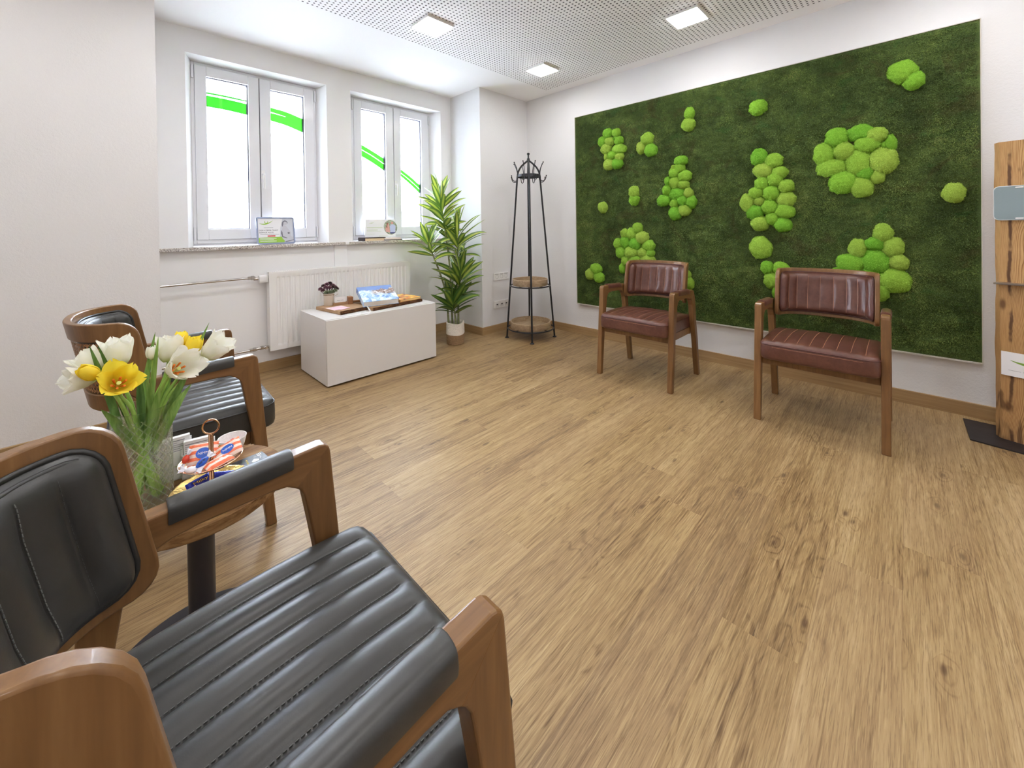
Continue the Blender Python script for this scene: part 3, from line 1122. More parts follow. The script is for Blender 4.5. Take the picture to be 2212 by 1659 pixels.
    def pad_off(a, z):
        k = (a + CH) / (2 * CH) * SN
        fr = k - math.floor(k)
        ch = 0.0095 * (abs(math.sin(PI * fr)) ** 0.75)
        e = min(1.0, (CH - abs(a)) / 0.035, (z - CZ0) / 0.035, (CZ1 - z) / 0.035)
        e = max(0.0, e)
        e2 = max(0.0, min(1.0, (CH - abs(a)) / 0.07, (z - CZ0) / 0.075, (CZ1 - z) / 0.075))
        ch = 0.0095 + (ch - 0.0095) * e2
        return -T - 0.006 - (0.018 + ch) * math.sqrt(max(0, 1 - (1 - e) ** 2))

    def squish(a, z, r=0.042):
        zc, hz = (CZ0 + CZ1) / 2, (CZ1 - CZ0) / 2
        d = max(0.0, abs(a) - (CH - r)) / r
        lim = hz - r + r * math.sqrt(max(0.0, 1 - d * d))
        return zc + (z - zc) * lim / hz
    pad = MB()
    pad.grid(lambda u, v: band(-CH + 2 * CH * u, squish(-CH + 2 * CH * u, CZ0 + (CZ1 - CZ0) * v), pad_off(-CH + 2 * CH * u, CZ0 + (CZ1 - CZ0) * v)), NA, NZ)
    pad.grid(lambda u, v: band(-CH + 2 * CH * u, squish(-CH + 2 * CH * u, CZ0 + (CZ1 - CZ0) * v), -T + 0.002), 36, 4, flip=True)
    ring = [rr_point(i / 96, CH, CZ0, CZ1, 0.042) for i in range(96)]
    n = len(ring)
    pad.add([band(a, z, -T + 0.002) for a, z in ring] + [band(a, z, -T - 0.007) for a, z in ring], [(i, (i + 1) % n, n + (i + 1) % n, n + i) for i in range(n)])
    po = pad.build('back_cushion', lea, t, angle=180)
    pp = MB()
    ring = [rr_point(i / 120, CH + 0.001, CZ0 - 0.001, CZ1 + 0.001, 0.043) for i in range(120)]
    pp.tube([band(a, z, -T - 0.006) for a, z in ring], 0.0048, 8, closed=True)
    ring = [rr_point(i / 120, CH - 0.010, CZ0 + 0.010, CZ1 - 0.010, 0.036) for i in range(120)]
    pp.tube([band(a, z, -T - 0.018) for a, z in ring], 0.0046, 8, closed=True)
    pp.build('piping', pip, po, angle=180)
    st = MB()
    for k in range(1, SN):
        a = -CH + 2 * CH * k / SN + 0.0024
        nq = 30
        for q in range(nq):
            z = CZ0 + 0.020 + (CZ1 - CZ0 - 0.040) * q / nq
            z2 = z + 0.0048
            p0, p1 = band(a, squish(a, z), pad_off(a, z) - 0.0004), band(a, squish(a, z2), pad_off(a, z2) - 0.0004)
            tt = band(a + 0.0006, squish(a, z), pad_off(a, z) - 0.0004) - p0
            nn = (p1 - p0).cross(tt); nn.normalize()
            st.obox((p0 + p1) / 2, (p1 - p0) / 2, tt, nn * 0.0005)
    tag(st.build('stitching', thr, po, smooth=False), None, None, None, 'stuff')
    return t


CHANNEL = 0.0075
brown = make_chair('brown')
brown.location = (2.97, 1.45, 0); brown.rotation_euler.z = PI
tag(brown, 'brown leather armchair standing left, nearer the coat rack', None, 'brown leather armchairs by the moss wall')
c2 = copy_tree(brown)
c2.location = (2.965, 0.365, 0); c2.rotation_euler.z = PI + R(0.8)
c2['label'] = 'brown leather armchair standing right, nearer the timber post'
CHANNEL = 0.0120
black = make_chair('black')
black.location = (0.135, 0.665, 0); black.rotation_euler.z = 0
tag(black, 'black leather armchair in the foreground, its seat cut by the lower edge', None, 'black leather armchairs by the side table')
b2 = copy_tree(black)
b2.location = (0.205, 2.095, 0); b2.rotation_euler.z = R(-2.0)
b2['label'] = 'black leather armchair with caned back behind the tulip vase'
# ------------------------------------------------------------------ moss wall
MOSS_CLUSTERS = [
    [(2.125, 2.077, 0.05, 0.046), (2.03, 2.068, 0.042, 0.041), (2.19, 2.004, 0.042, 0.046), (2.107, 1.995, 0.05, 0.042), (2.005, 1.988, 0.045, 0.041), (2.146, 1.93, 0.055, 0.049), (2.003, 1.906, 0.07, 0.045), (2.081, 1.853, 0.049, 0.041), (2.0, 1.828, 0.045, 0.038), (2.144, 1.847, 0.025, 0.035), (2.121, 1.77, 0.052, 0.053), (2.025, 1.768, 0.056, 0.052), (2.04, 2.014, 0.027, 0.019)],
    [(1.715, 1.957, 0.057, 0.054), (1.775, 1.885, 0.041, 0.052), (1.68, 1.85, 0.056, 0.054)],
    [(1.33, 2.113, 0.038, 0.048), (1.34, 2.022, 0.052, 0.05)],
    [(0.814, 2.051, 0.056, 0.053)],
    [(1.851, 1.475, 0.048, 0.053), (1.851, 1.4, 0.047, 0.048)],
    [(2.193, 1.344, 0.048, 0.051)],
    [(1.406, 1.715, 0.054, 0.041), (1.42, 1.652, 0.045, 0.041), (1.468, 1.618, 0.042, 0.047), (1.376, 1.581, 0.053, 0.044), (1.526, 1.547, 0.025, 0.037), (1.46, 1.525, 0.045, 0.049), (1.385, 1.504, 0.045, 0.036), (1.53, 1.469, 0.04, 0.047), (1.443, 1.429, 0.067, 0.052), (1.344, 1.431, 0.037, 0.041), (1.563, 1.377, 0.057, 0.048), (1.395, 1.367, 0.043, 0.044), (1.324, 1.354, 0.043, 0.05), (1.466, 1.347, 0.039, 0.037), (1.461, 1.264, 0.051, 0.057), (1.382, 1.285, 0.05, 0.049), (1.471, 1.662, 0.017, 0.025)],
    [(0.811, 1.668, 0.052, 0.06), (0.718, 1.629, 0.059, 0.05), (0.785, 1.567, 0.059, 0.053), (0.677, 1.538, 0.047, 0.04), (0.708, 1.486, 0.046, 0.05), (0.794, 1.462, 0.046, 0.051), (0.638, 1.43, 0.046, 0.047), (0.832, 1.395, 0.049, 0.041), (0.732, 1.385, 0.052, 0.055), (0.639, 1.337, 0.055, 0.05), (0.894, 1.326, 0.046, 0.061), (0.811, 1.329, 0.035, 0.03), (0.744, 1.283, 0.05, 0.051), (0.649, 1.248, 0.057, 0.05), (0.843, 1.248, 0.053, 0.054), (0.727, 1.196, 0.041, 0.046), (0.81, 1.16, 0.054, 0.052), (0.661, 1.15, 0.05, 0.05)],
    [(0.806, 0.974, 0.067, 0.075)],
    [(1.82, 1.131, 0.046, 0.048), (1.954, 1.081, 0.038, 0.043), (1.881, 1.078, 0.046, 0.053), (1.775, 1.041, 0.059, 0.055), (2.027, 0.98, 0.042, 0.049), (1.948, 0.999, 0.05, 0.057), (1.846, 0.981, 0.057, 0.056), (1.715, 0.968, 0.057, 0.049), (1.999, 0.899, 0.048, 0.055), (1.883, 0.897, 0.066, 0.056), (1.77, 0.9, 0.048, 0.045), (1.694, 0.897, 0.035, 0.034), (1.943, 0.817, 0.044, 0.043), (1.984, 0.743, 0.03, 0.046), (1.848, 0.835, 0.057, 0.035), (1.722, 0.841, 0.065, 0.039), (1.36, 0.724, 0.024, 0.034), (1.344, 0.653, 0.035, 0.046), (1.35, 0.58, 0.028, 0.031)],
    [(2.283, 0.718, 0.058, 0.049), (2.356, 0.658, 0.051, 0.052), (2.251, 0.633, 0.056, 0.049)],
    [(0.764, 0.823, 0.04, 0.047), (0.678, 0.816, 0.049, 0.046), (0.733, 0.728, 0.05, 0.057), (0.716, 0.64, 0.016, 0.036)],
    [(0.343, 1.74, 0.059, 0.061), (0.224, 1.752, 0.066, 0.05), (0.143, 1.721, 0.053, 0.049), (0.073, 1.663, 0.026, 0.048), (0.414, 1.636, 0.055, 0.072), (0.305, 1.643, 0.054, 0.058), (0.185, 1.669, 0.065, 0.054), (0.107, 1.651, 0.017, 0.023), (0.374, 1.537, 0.076, 0.057), (0.234, 1.557, 0.064, 0.088), (0.112, 1.554, 0.065, 0.083), (0.313, 1.433, 0.069, 0.073), (0.217, 1.395, 0.055, 0.064), (0.199, 1.482, 0.048, 0.047), (0.138, 1.452, 0.034, 0.041)],
    [(0.019, 2.099, 0.062, 0.063), (-0.032, 2.034, 0.046, 0.051)],
    [(-0.197, 1.327, 0.044, 0.051)],
    [(0.114, 1.083, 0.045, 0.056), (0.238, 0.983, 0.045, 0.058), (0.156, 1.013, 0.047, 0.042), (0.067, 0.994, 0.049, 0.06), (0.271, 0.88, 0.071, 0.06), (0.152, 0.898, 0.068, 0.075), (0.044, 0.901, 0.045, 0.048), (0.066, 0.785, 0.073, 0.073), (0.121, 0.702, 0.034, 0.052), (0.342, 0.808, 0.038, 0.037), (0.177, 0.802, 0.052, 0.047)],
]
MOSS_WHERE = ['upper left corner', 'upper left', 'top', 'top middle', 'left', 'far left', 'left middle', 'middle', 'middle, single', 'lower left behind the left armchair', 'lower left corner', 'left of the right armchair', 'right of the middle, largest', 'upper right corner', 'right edge, single', 'lower right behind the right armchair']


def moss_materials():
    t = NT('preserved_flat_moss')
    at = t.N('ShaderNodeAttribute'); at.attribute_name = 'tone'
    s = t.N('ShaderNodeSeparateColor'); t.L(at.outputs['Color'], s.inputs[0])
    c = t.ramp(s.outputs[0], [(0.0, lin(44, 58, 28)), (0.35, lin(72, 92, 42)), (0.65, lin(98, 120, 58)), (0.9, lin(122, 146, 70)), (1.0, lin(150, 158, 90))])
    v = t.coord('Object', (1, 1, 1.4))
    br = t.noise(v, 4.5, 4, 0.65, 0.6)
    c = t.mix(t.mapr(br, 0.52, 0.70, 0, 0.55), c, lin(84, 76, 40))
    gr = t.noise(v, 7.0, 3, 0.6, 0.4)
    c = t.mix(t.mapr(gr, 0.58, 0.72, 0, 0.45), c, lin(62, 108, 48))
    fine = t.noise(v, 260.0, 3, 0.7)
    c = t.mix(t.mapr(fine, 0.35, 0.62, 0.5, 0), c, lin(24, 34, 14))
    t.set(c, 0.75, 0, 0.25)
    t2 = NT('preserved_ball_moss')
    oi = t2.N('ShaderNodeObjectInfo')
    n = t2.noise(t2.coord(), 26.0, 4, 0.7)
    at2 = t2.N('ShaderNodeAttribute'); at2.attribute_name = 'tone'
    s2 = t2.N('ShaderNodeSeparateColor'); t2.L(at2.outputs['Color'], s2.inputs[0])
    base = t2.ramp(oi.outputs['Random'], [(0.0, lin(118, 200, 44)), (0.35, lin(146, 212, 56)), (0.7, lin(166, 214, 72)), (1.0, lin(184, 216, 88))])
    dk = t2.mix(0.45, base, lin(72, 92, 24))
    lt = t2.mix(0.25, base, lin(206, 222, 120))
    f = t2.math('ADD', t2.math('MULTIPLY', n, 0.55), t2.math('MULTIPLY', s2.outputs[0], 0.5))
    t2.set(t2.mix(t2.mapr(f, 0.25, 0.85), dk, lt), 0.8, 0, 0.2)
    return t.m, t2.m


M['moss'], M['moss_ball'] = moss_materials()


def blades_mesh(name, pos, nor, length, width, mat, seed=1, droop=0.35, tone=None, base_v=None, base_f=None, base_tone=None):
    """a mesh of bent little blades (two quads each) standing on points"""
    r = np.random.default_rng(seed)
    n = len(pos)
    nor = nor / np.linalg.norm(nor, axis=1, keepdims=True)
    rnd = r.normal(size=(n, 3))
    tan = rnd - (rnd * nor).sum(1, keepdims=True) * nor
    tan /= np.linalg.norm(tan, axis=1, keepdims=True)
    side = np.cross(nor, tan)
    L = length * r.uniform(0.55, 1.25, (n, 1))
    lean = r.uniform(0.2, 1.3, (n, 1))
    d1 = nor + tan * lean
    d1 /= np.linalg.norm(d1, axis=1, keepdims=True)
    d2 = nor * 0.35 + tan * (lean + 0.8) + np.array([0, 0, -droop])
    d2 /= np.linalg.norm(d2, axis=1, keepdims=True)
    w_ = width * r.uniform(0.7, 1.3, (n, 1)) / 2
    p0 = pos
    p1 = pos + d1 * L * 0.55
    p2 = p1 + d2 * L * 0.45
    V = np.stack([p0 - side * w_, p0 + side * w_, p1 - side * w_ * 0.8, p1 + side * w_ * 0.8, p2], 1).reshape(-1, 3)
    o = (np.arange(n) * 5)[:, None]
    Q = (o + np.array([[0, 1, 3, 2]]))
    T_ = (o + np.array([[2, 3, 4]]))
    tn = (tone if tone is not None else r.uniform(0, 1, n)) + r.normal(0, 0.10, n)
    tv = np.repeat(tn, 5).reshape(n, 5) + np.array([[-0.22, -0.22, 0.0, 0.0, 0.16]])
    verts = V; nb = 0
    if base_v is not None:
        nb = len(base_v)
        verts = np.vstack([base_v, V])
    faces_q = Q + nb
    faces_t = T_ + nb
    loops = []
    sizes = []
    if base_f is not None:
        loops.append(base_f.reshape(-1)); sizes.append(np.full(len(base_f), base_f.shape[1]))
    loops.append(faces_q.reshape(-1)); sizes.append(np.full(n, 4))
    loops.append(faces_t.reshape(-1)); sizes.append(np.full(n, 3))
    loops = np.concatenate(loops).astype(np.int32); sizes = np.concatenate(sizes).astype(np.int32)
    me = bpy.data.meshes.new(name)
    me.vertices.add(len(verts)); me.vertices.foreach_set('co', verts.astype(np.float32).reshape(-1))
    me.loops.add(len(loops)); me.loops.foreach_set('vertex_index', loops)
    me.polygons.add(len(sizes))
    me.polygons.foreach_set('loop_start', np.concatenate([[0], np.cumsum(sizes)[:-1]]).astype(np.int32))
    try:
        me.polygons.foreach_set('loop_total', sizes)
    except Exception:
        pass
    me.update(calc_edges=True)
    me.validate()
    ca = me.color_attributes.new('tone', 'FLOAT_COLOR', 'POINT')
    allt = tv.reshape(-1)
    if base_v is not None:
        allt = np.concatenate([base_tone if base_tone is not None else np.full(nb, 0.2), allt])
    allt = np.clip(allt, 0, 1)
    colr = np.stack([allt, allt, allt, np.ones_like(allt)], 1).astype(np.float32)
    ca.data.foreach_set('color', colr.reshape(-1))
    me.materials.append(mat)
    me.shade_smooth()
    return me


MY0, MY1, MZ0, MZ1 = -0.303, 2.528, 0.335, 2.317


def fbm(y, z, s, seed):
    return mnoise.fractal(Vector((y * s + seed, z * s - seed * 1.7, seed * 0.31)), 1.0, 2.0, 4)


def build_moss_wall():
    t = thing('moss_wall', 'large rectangular panel of dark green moss with bright moss cushions on the right wall', 'moss wall', (XM, (MY0 + MY1) / 2, MZ0))
    oy, oz = (MY0 + MY1) / 2, MZ0
    hw, hh = (MY1 - MY0) / 2, MZ1 - MZ0
    MB().box(-0.022, -0.001, -hw, hw, 0, hh).build('backing_board', M['wall_smooth'], t, smooth=False)
    f = MB()
    f.box(-0.042, -0.001, -hw - 0.004, -hw, -0.004, hh + 0.004).box(-0.042, -0.001, hw, hw + 0.004, -0.004, hh + 0.004)
    f.box(-0.042, -0.001, -hw, hw, hh, hh + 0.004)
    f.box(-0.046, -0.001, -hw, hw, -0.008, 0)
    f.build('frame', plain('pale_frame_edge', lin(196, 190, 180), 0.5), t, smooth=False)
    # lumpy mat of moss with small blades
    ny, nz = 200, 140
    bv = np.zeros(((ny + 1) * (nz + 1), 3)); bt = np.zeros(len(bv))
    k = 0
    hgt = {}
    for j in range(nz + 1):
        for i in range(ny + 1):
            y = -hw + 2 * hw * i / ny; z = hh * j / nz
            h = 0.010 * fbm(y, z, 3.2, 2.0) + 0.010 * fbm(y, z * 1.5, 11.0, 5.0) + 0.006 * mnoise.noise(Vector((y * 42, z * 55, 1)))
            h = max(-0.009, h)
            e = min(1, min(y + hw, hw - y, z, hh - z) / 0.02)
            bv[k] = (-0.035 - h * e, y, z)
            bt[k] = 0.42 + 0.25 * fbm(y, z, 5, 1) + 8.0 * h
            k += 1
    ii = np.arange(ny)[None, :] + (np.arange(nz) * (ny + 1))[:, None]
    bf = np.stack([ii, ii + ny + 1, ii + ny + 2, ii + 1], -1).reshape(-1, 4)
    r = np.random.default_rng(11)
    N = 420000
    py = r.uniform(-hw + 0.012, hw - 0.012, N); pz = r.uniform(0.012, hh - 0.010, N)
    gi = np.clip(((py + hw) / (2 * hw) * ny).round().astype(int), 0, ny); gj = np.clip((pz / hh * nz).round().astype(int), 0, nz)
    px = bv[gj * (ny + 1) + gi, 0] + 0.002
    pos = np.stack([px, py, pz], 1)
    nor = np.tile(np.array([[-1.0, 0, 0.1]]), (N, 1)) + r.normal(0, 0.3, (N, 3))
    # patches of tone
    G = 90
    tab = np.array([[fbm(a / G * 3, b / G * 2.2, 2.6, 9.0) for b in range(G + 1)] for a in range(G + 1)])
    tab2 = np.array([[fbm(a / G * 3, b / G * 2.2, 9.0, 4.0) for b in range(G + 1)] for a in range(G + 1)])
    a = np.clip(((py + hw) / (2 * hw) * G).astype(int), 0, G); b = np.clip((pz / hh * G).astype(int), 0, G)
    fine = np.array([mnoise.noise(Vector((y_ * 26, z_ * 34, 3.0))) for y_, z_ in zip(py, pz)])
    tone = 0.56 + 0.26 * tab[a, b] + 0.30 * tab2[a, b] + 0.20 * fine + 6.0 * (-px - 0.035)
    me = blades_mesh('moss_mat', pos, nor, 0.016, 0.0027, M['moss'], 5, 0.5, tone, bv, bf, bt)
    o = bpy.data.objects.new('moss_mat', me); COL.objects.link(o); o.parent = t
    tag(o, 'dark green moss mat', None, None, 'stuff')
    # four cushion shapes shared by all cushions
    shapes = []
    for q in range(4):
        bm = bmesh.new()
        bmesh.ops.create_icosphere(bm, subdivisions=4, radius=1.0)
        V = []
        for v in bm.verts:
            p = v.co.copy()
            ang = math.atan2(p.z, p.y)
            lump = 1 + 0.10 * mnoise.fractal(Vector((math.cos(ang) * 1.3 + q * 9, math.sin(ang) * 1.3, q * 3.1)), 1, 2, 3)
            rel = 1 + 0.10 * mnoise.fractal(p * 2.6 + Vector((q * 5, 0, 0)), 1, 2, 4)
            p = Vector((p.x * 1.0, p.y * lump, p.z * lump)) * rel
            V.append(p)
        base_v = np.array([list(p) for p in V])
        base_f = np.array([[v.index for v in f.verts] for f in bm.faces])
        bm.free()
        rr = np.random.default_rng(20 + q)
        nb = 6500
        d = rr.normal(size=(nb, 3)); d /= np.linalg.norm(d, axis=1, keepdims=True)
        d = d[d[:, 0] < 0.25]
        idx = np.argmax(d @ (base_v / np.linalg.norm(base_v, axis=1, keepdims=True)).T, axis=1)
        pos = d * np.linalg.norm(base_v[idx], axis=1, keepdims=True) * 0.985
        tn = 0.55 + 0.40 * np.array([mnoise.noise(Vector(p * 6.0)) for p in pos])
        me = blades_mesh('moss_cushion', pos, d, 0.12, 0.034, M['moss_ball'], 30 + q, 0.0, tn, base_v, base_f, np.full(len(base_v), 0.25))
        shapes.append(me)
    r2 = random.Random(5)
    for ci, L in enumerate(MOSS_CLUSTERS):
        cl = part_empty('moss_cluster', t)
        cl['label'] = 'bright green moss cushions, ' + MOSS_WHERE[ci]
        my = sum(p[0] for p in L) / len(L); mz = sum(p[1] for p in L) / len(L)
        cl.location = (-0.04, my - oy, mz - oz)
        for k, (y, z, ry, rz) in enumerate(L):
            o = bpy.data.objects.new('moss_cushion', shapes[r2.randrange(4)])
            COL.objects.link(o)
            o.parent = cl
            dpt = 0.034 + 0.22 * min(ry, rz) + r2.uniform(-0.004, 0.006)
            o.scale = (dpt, ry * 1.12, rz * 1.12)
            o.rotation_euler = (r2.choice((0, PI)) , 0, 0)
            o.location = (0, y - my, z - mz)


build_moss_wall()
# ------------------------------------------------------------------ radiator under the windows
def radiator():
    x0, x1, z0, z1, yf = 0.928, 2.205, 0.188, 0.818, 3.662
    t = thing('radiator', 'white panel radiator under the window sill behind the white cabinet', 'radiator', ((x0 + x1) / 2, yf + 0.05, z0))
    W_, H_ = x1 - x0, z1 - z0
    hw = W_ / 2
    pitch = 0.0384
    nrib = int((W_ - 0.05) / pitch)
    m = 0.5 * (W_ - (nrib - 1) * pitch)

    def depth(x, z):
        q = (x + hw - m) / pitch
        d = abs(q - round(q)) * pitch
        k = round(q)
        if k < 0 or k > nrib - 1: return 0
        ez = min((z - 0.034) / 0.012, (H_ - 0.034 - z) / 0.012)
        if ez <= 0: return 0
        a = max(0.0, min(1.0, (0.0135 - d) / 0.005))
        return 0.0075 * a * min(1, ez)
    b = MB()
    xs = [-hw]
    for k in range(nrib):
        c = -hw + m + k * pitch
        xs += [c - 0.0136, c - 0.0085, c + 0.0085, c + 0.0136]
    xs.append(hw)
    zs = [0.0, 0.033, 0.040, 0.047, H_ * 0.5, H_ - 0.047, H_ - 0.040, H_ - 0.033, H_]
    vs = [(x, -0.05 + depth(x, z), z) for z in zs for x in xs]
    n = len(xs)
    fs = [(j * n + i, j * n + i + 1, (j + 1) * n + i + 1, (j + 1) * n + i) for j in range(len(zs) - 1) for i in range(n - 1)]
    b.add(vs, fs)
    e = 0.012
    b.box(-hw, hw, -0.05, -0.05 + e, -0.003, 0.0).box(-hw, hw, -0.05, -0.05 + e, H_, H_ + 0.003)
    b.box(-hw - 0.003, -hw, -0.05, -0.05 + e, -0.003, H_ + 0.003).box(hw, hw + 0.003, -0.05, -0.05 + e, -0.003, H_ + 0.003)
    b.build('front_panel', M['radiator'], t, angle=25)
    r = MB().box(-hw + 0.004, hw - 0.004, 0.028, 0.044, 0.01, H_ - 0.012)
    r.build('rear_panel', M['radiator'], t, smooth=False, bevel=0.003)
    for sx in (-1, 1):
        s = MB().box(min(sx * hw, sx * (hw - 0.003)), max(sx * hw, sx * (hw - 0.003)), -0.038, 0.044, 0.012, H_ - 0.012)
        s.box(sx * hw - 0.006, sx * hw + 0.006, -0.010, 0.012, H_ * 0.52, H_ * 0.55)
        s.build('side_panel', M['radiator'], t, smooth=False, bevel=0.002)
    g = MB()
    for yy in (-0.036, 0.038): g.box(-hw + 0.002, hw - 0.002, yy - 0.003, yy + 0.003, H_ - 0.012, H_ + 0.004)
    k = -hw + 0.012
    while k < hw - 0.012:
        g.box(k - 0.004, k + 0.004, -0.033, 0.035, H_ - 0.008, H_ + 0.002); k += 0.016
    g.build('top_grille', M['radiator'], t, smooth=False)
    for bx in (-0.4, 0.4):
        MB().box(bx - 0.02, bx + 0.02, 0.044, YN - yf - 0.05 - 0.001, 0.1, 0.5).build('wall_bracket', M['radiator'], t, smooth=False)
    # electronic thermostat
    th = MB()
    zt = 0.776 - z0 - 0.002
    pts = rrect(-0.030, 0.030, -0.030, 0.030, 0.016, 5)
    th.prism(pts, 0.0, 0.062, lambda p, q: (-hw - 0.066 + q, 0.0 + p[0], zt + p[1] - 0.004))
    to = th.build('thermostat', M['plastic'], t, smooth=True, bevel=0.004, seg=3)
    MB().tube([(-hw - 0.10, 0.0, zt), (-hw - 0.07, 0.0, zt)], 0.013, 12).build('valve', M['chrome'], t)
    tag(to, 'white thermostat head')
    # lower return valve
    v = MB(); zl = 0.214 - z0
    v.tube([(-hw - 0.09, 0, zl), (-hw - 0.055, 0, zl)], 0.011, 12).tube([(-hw - 0.062, 0, zl), (-hw - 0.040, 0, zl)], 0.016, 6)
    v.tube([(-hw - 0.04, 0, zl), (-hw + 0.01, 0, zl)], 0.011, 12).ball((-hw - 0.022, 0, zl), 0.017, 12, 8).tube([(-hw - 0.022, -0.024, zl), (-hw - 0.022, 0, zl)], 0.011, 10)
    v.build('return_valve', M['chrome'], t)
    return t


radiator()


def pipe(name, label, z, xe):
    t = thing(name, label, 'pipe', (XA, 3.712, z))
    L_ = xe - XA
    MB().tube([(0.0, 0, -0.006), (L_ * 0.5, 0, -0.002), (L_ - 0.03, 0, 0)], 0.0085, 12).build('tube', M['chrome'], t)
    n = MB().tube([(L_ - 0.05, 0, 0), (L_ - 0.028, 0, 0)], 0.0135, 6).tube([(L_ - 0.028, 0, 0), (L_ - 0.008, 0, 0)], 0.0165, 6).tube([(L_ - 0.008, 0, 0), (L_, 0, 0)], 0.012, 10)
    n.build('compression_nut', M['chrome'], t, angle=20)


pipe('radiator_pipe', 'thin metal pipe running along the wall to the white thermostat', 0.784, 0.838)
pipe('radiator_pipe', 'lower metal pipe near the floor behind the black armchair', 0.212, 0.842)


# ------------------------------------------------------------------ white cabinet
def cabinet():
    x0, x1, yf, yb, zt = 1.124, 2.070, 3.014, 3.575, 0.497
    t = thing('cabinet', 'low white handleless cabinet in front of the radiator', 'cabinet', ((x0 + x1) / 2, (yf + yb) / 2, 0))
    hw, hd = (x1 - x0) / 2, (yb - yf) / 2
    z0 = 0.012
    MB().box(-hw, hw, -hd + 0.022, hd, z0, zt - 0.019).build('carcass', M['white'], t, smooth=False, bevel=0.0012)
    MB().box(-hw - 0.001, hw + 0.001, -hd + 0.0205, hd, zt - 0.0185, zt).build('top_panel', M['white'], t, smooth=False, bevel=0.0012)
    MB().box(-hw, hw, -hd, -hd + 0.0175, z0 + 0.002, zt - 0.004).build('door', M['white'], t, smooth=False, bevel=0.002)
    for sx in (-1, 1):
        for sy in (-1, 1):
            MB().lathe([(0.0, 0), (0.016, 0), (0.016, z0), (0, z0)], 14, (sx * (hw - 0.05), sy * (hd - 0.07), 0)).build('glide', M['plastic'], t)
    return t


cabinet()
ZCAB = 0.497


def bark(name):
    t = NT(name)
    v = t.coord('Object', (1, 1, 2.5))
    n = t.noise(v, 34, 6, 0.7, 0.8)
    c = t.ramp(n, [(0.3, lin(34, 20, 12)), (0.5, lin(82, 52, 30)), (0.7, lin(140, 98, 60))])
    t.set(c, 0.85, 0, 0.2)
    t.bump(n, 0.9, 0.01)
    return t.m


M['bark'] = bark('rough_bark')
M['slab'] = wood('pale_slab_wood', lin(136, 102, 72), lin(166, 130, 94), lin(186, 152, 116), 'x', 40, 0.5, 5, 0.5, 0, 0.08)


def slab(name, label, loc, rz, L_, D_, H_, seed):
    """live-edge board: top faces up, rough bark along the front"""
    t = thing(name, label, 'board', loc, rz)
    r = random.Random(seed)
    n = 40
    b = MB(); k = MB()
    front = []
    for i in range(n + 1):
        x = -L_ / 2 + L_ * i / n
        w1 = 0.006 * mnoise.fractal(Vector((x * 14, seed, 0)), 1, 2, 3)
        front.append((x, -D_ / 2 + w1))
    back = [(-f[0], D_ / 2 + 0.004 * mnoise.noise(Vector((f[0] * 12, seed + 4, 0)))) for f in front]
    poly = front + back
    b.prism([(p[0], p[1]) for p in poly], 0.002, H_, lambda p, q: (p[0], p[1] + (0.0 if q > 0.01 else 0), q))
    b.build('plank', M['slab'], t, smooth=False)
    m = 5
    vs = []
    for i in range(n + 1):
        x, y = front[i]
        for j in range(m + 1):
            z = H_ * j / m
            o = 0.004 + 0.011 * math.sin(PI * (0.15 + 0.7 * j / m)) + 0.004 * mnoise.noise(Vector((x * 40, z * 60, seed)))
            vs.append((x, y - o, z))
    fs = [(i * (m + 1) + j, (i + 1) * (m + 1) + j, (i + 1) * (m + 1) + j + 1, i * (m + 1) + j + 1) for i in range(n) for j in range(m)]
    k.add(vs, fs)
    f2 = MB().add([(front[i][0], front[i][1] + 0.002, H_) for i in range(n + 1)] + [vs[i * (m + 1) + m] for i in range(n + 1)], [(i, n + 1 + i, n + 2 + i, i + 1) for i in range(n)])
    k.add(f2.v, f2.f)
    k.build('bark_edge', M['bark'], t, angle=180)
    return t


slab('serving_board', 'pale wooden board with bark edge at the left end of the cabinet top', (1.372, 3.335, ZCAB), R(8), 0.255, 0.36, 0.027, 1)
slab('serving_board', 'long bark-edged board under the blue mountain book', (1.748, 3.215, ZCAB), R(7), 0.50, 0.20, 0.024, 2)


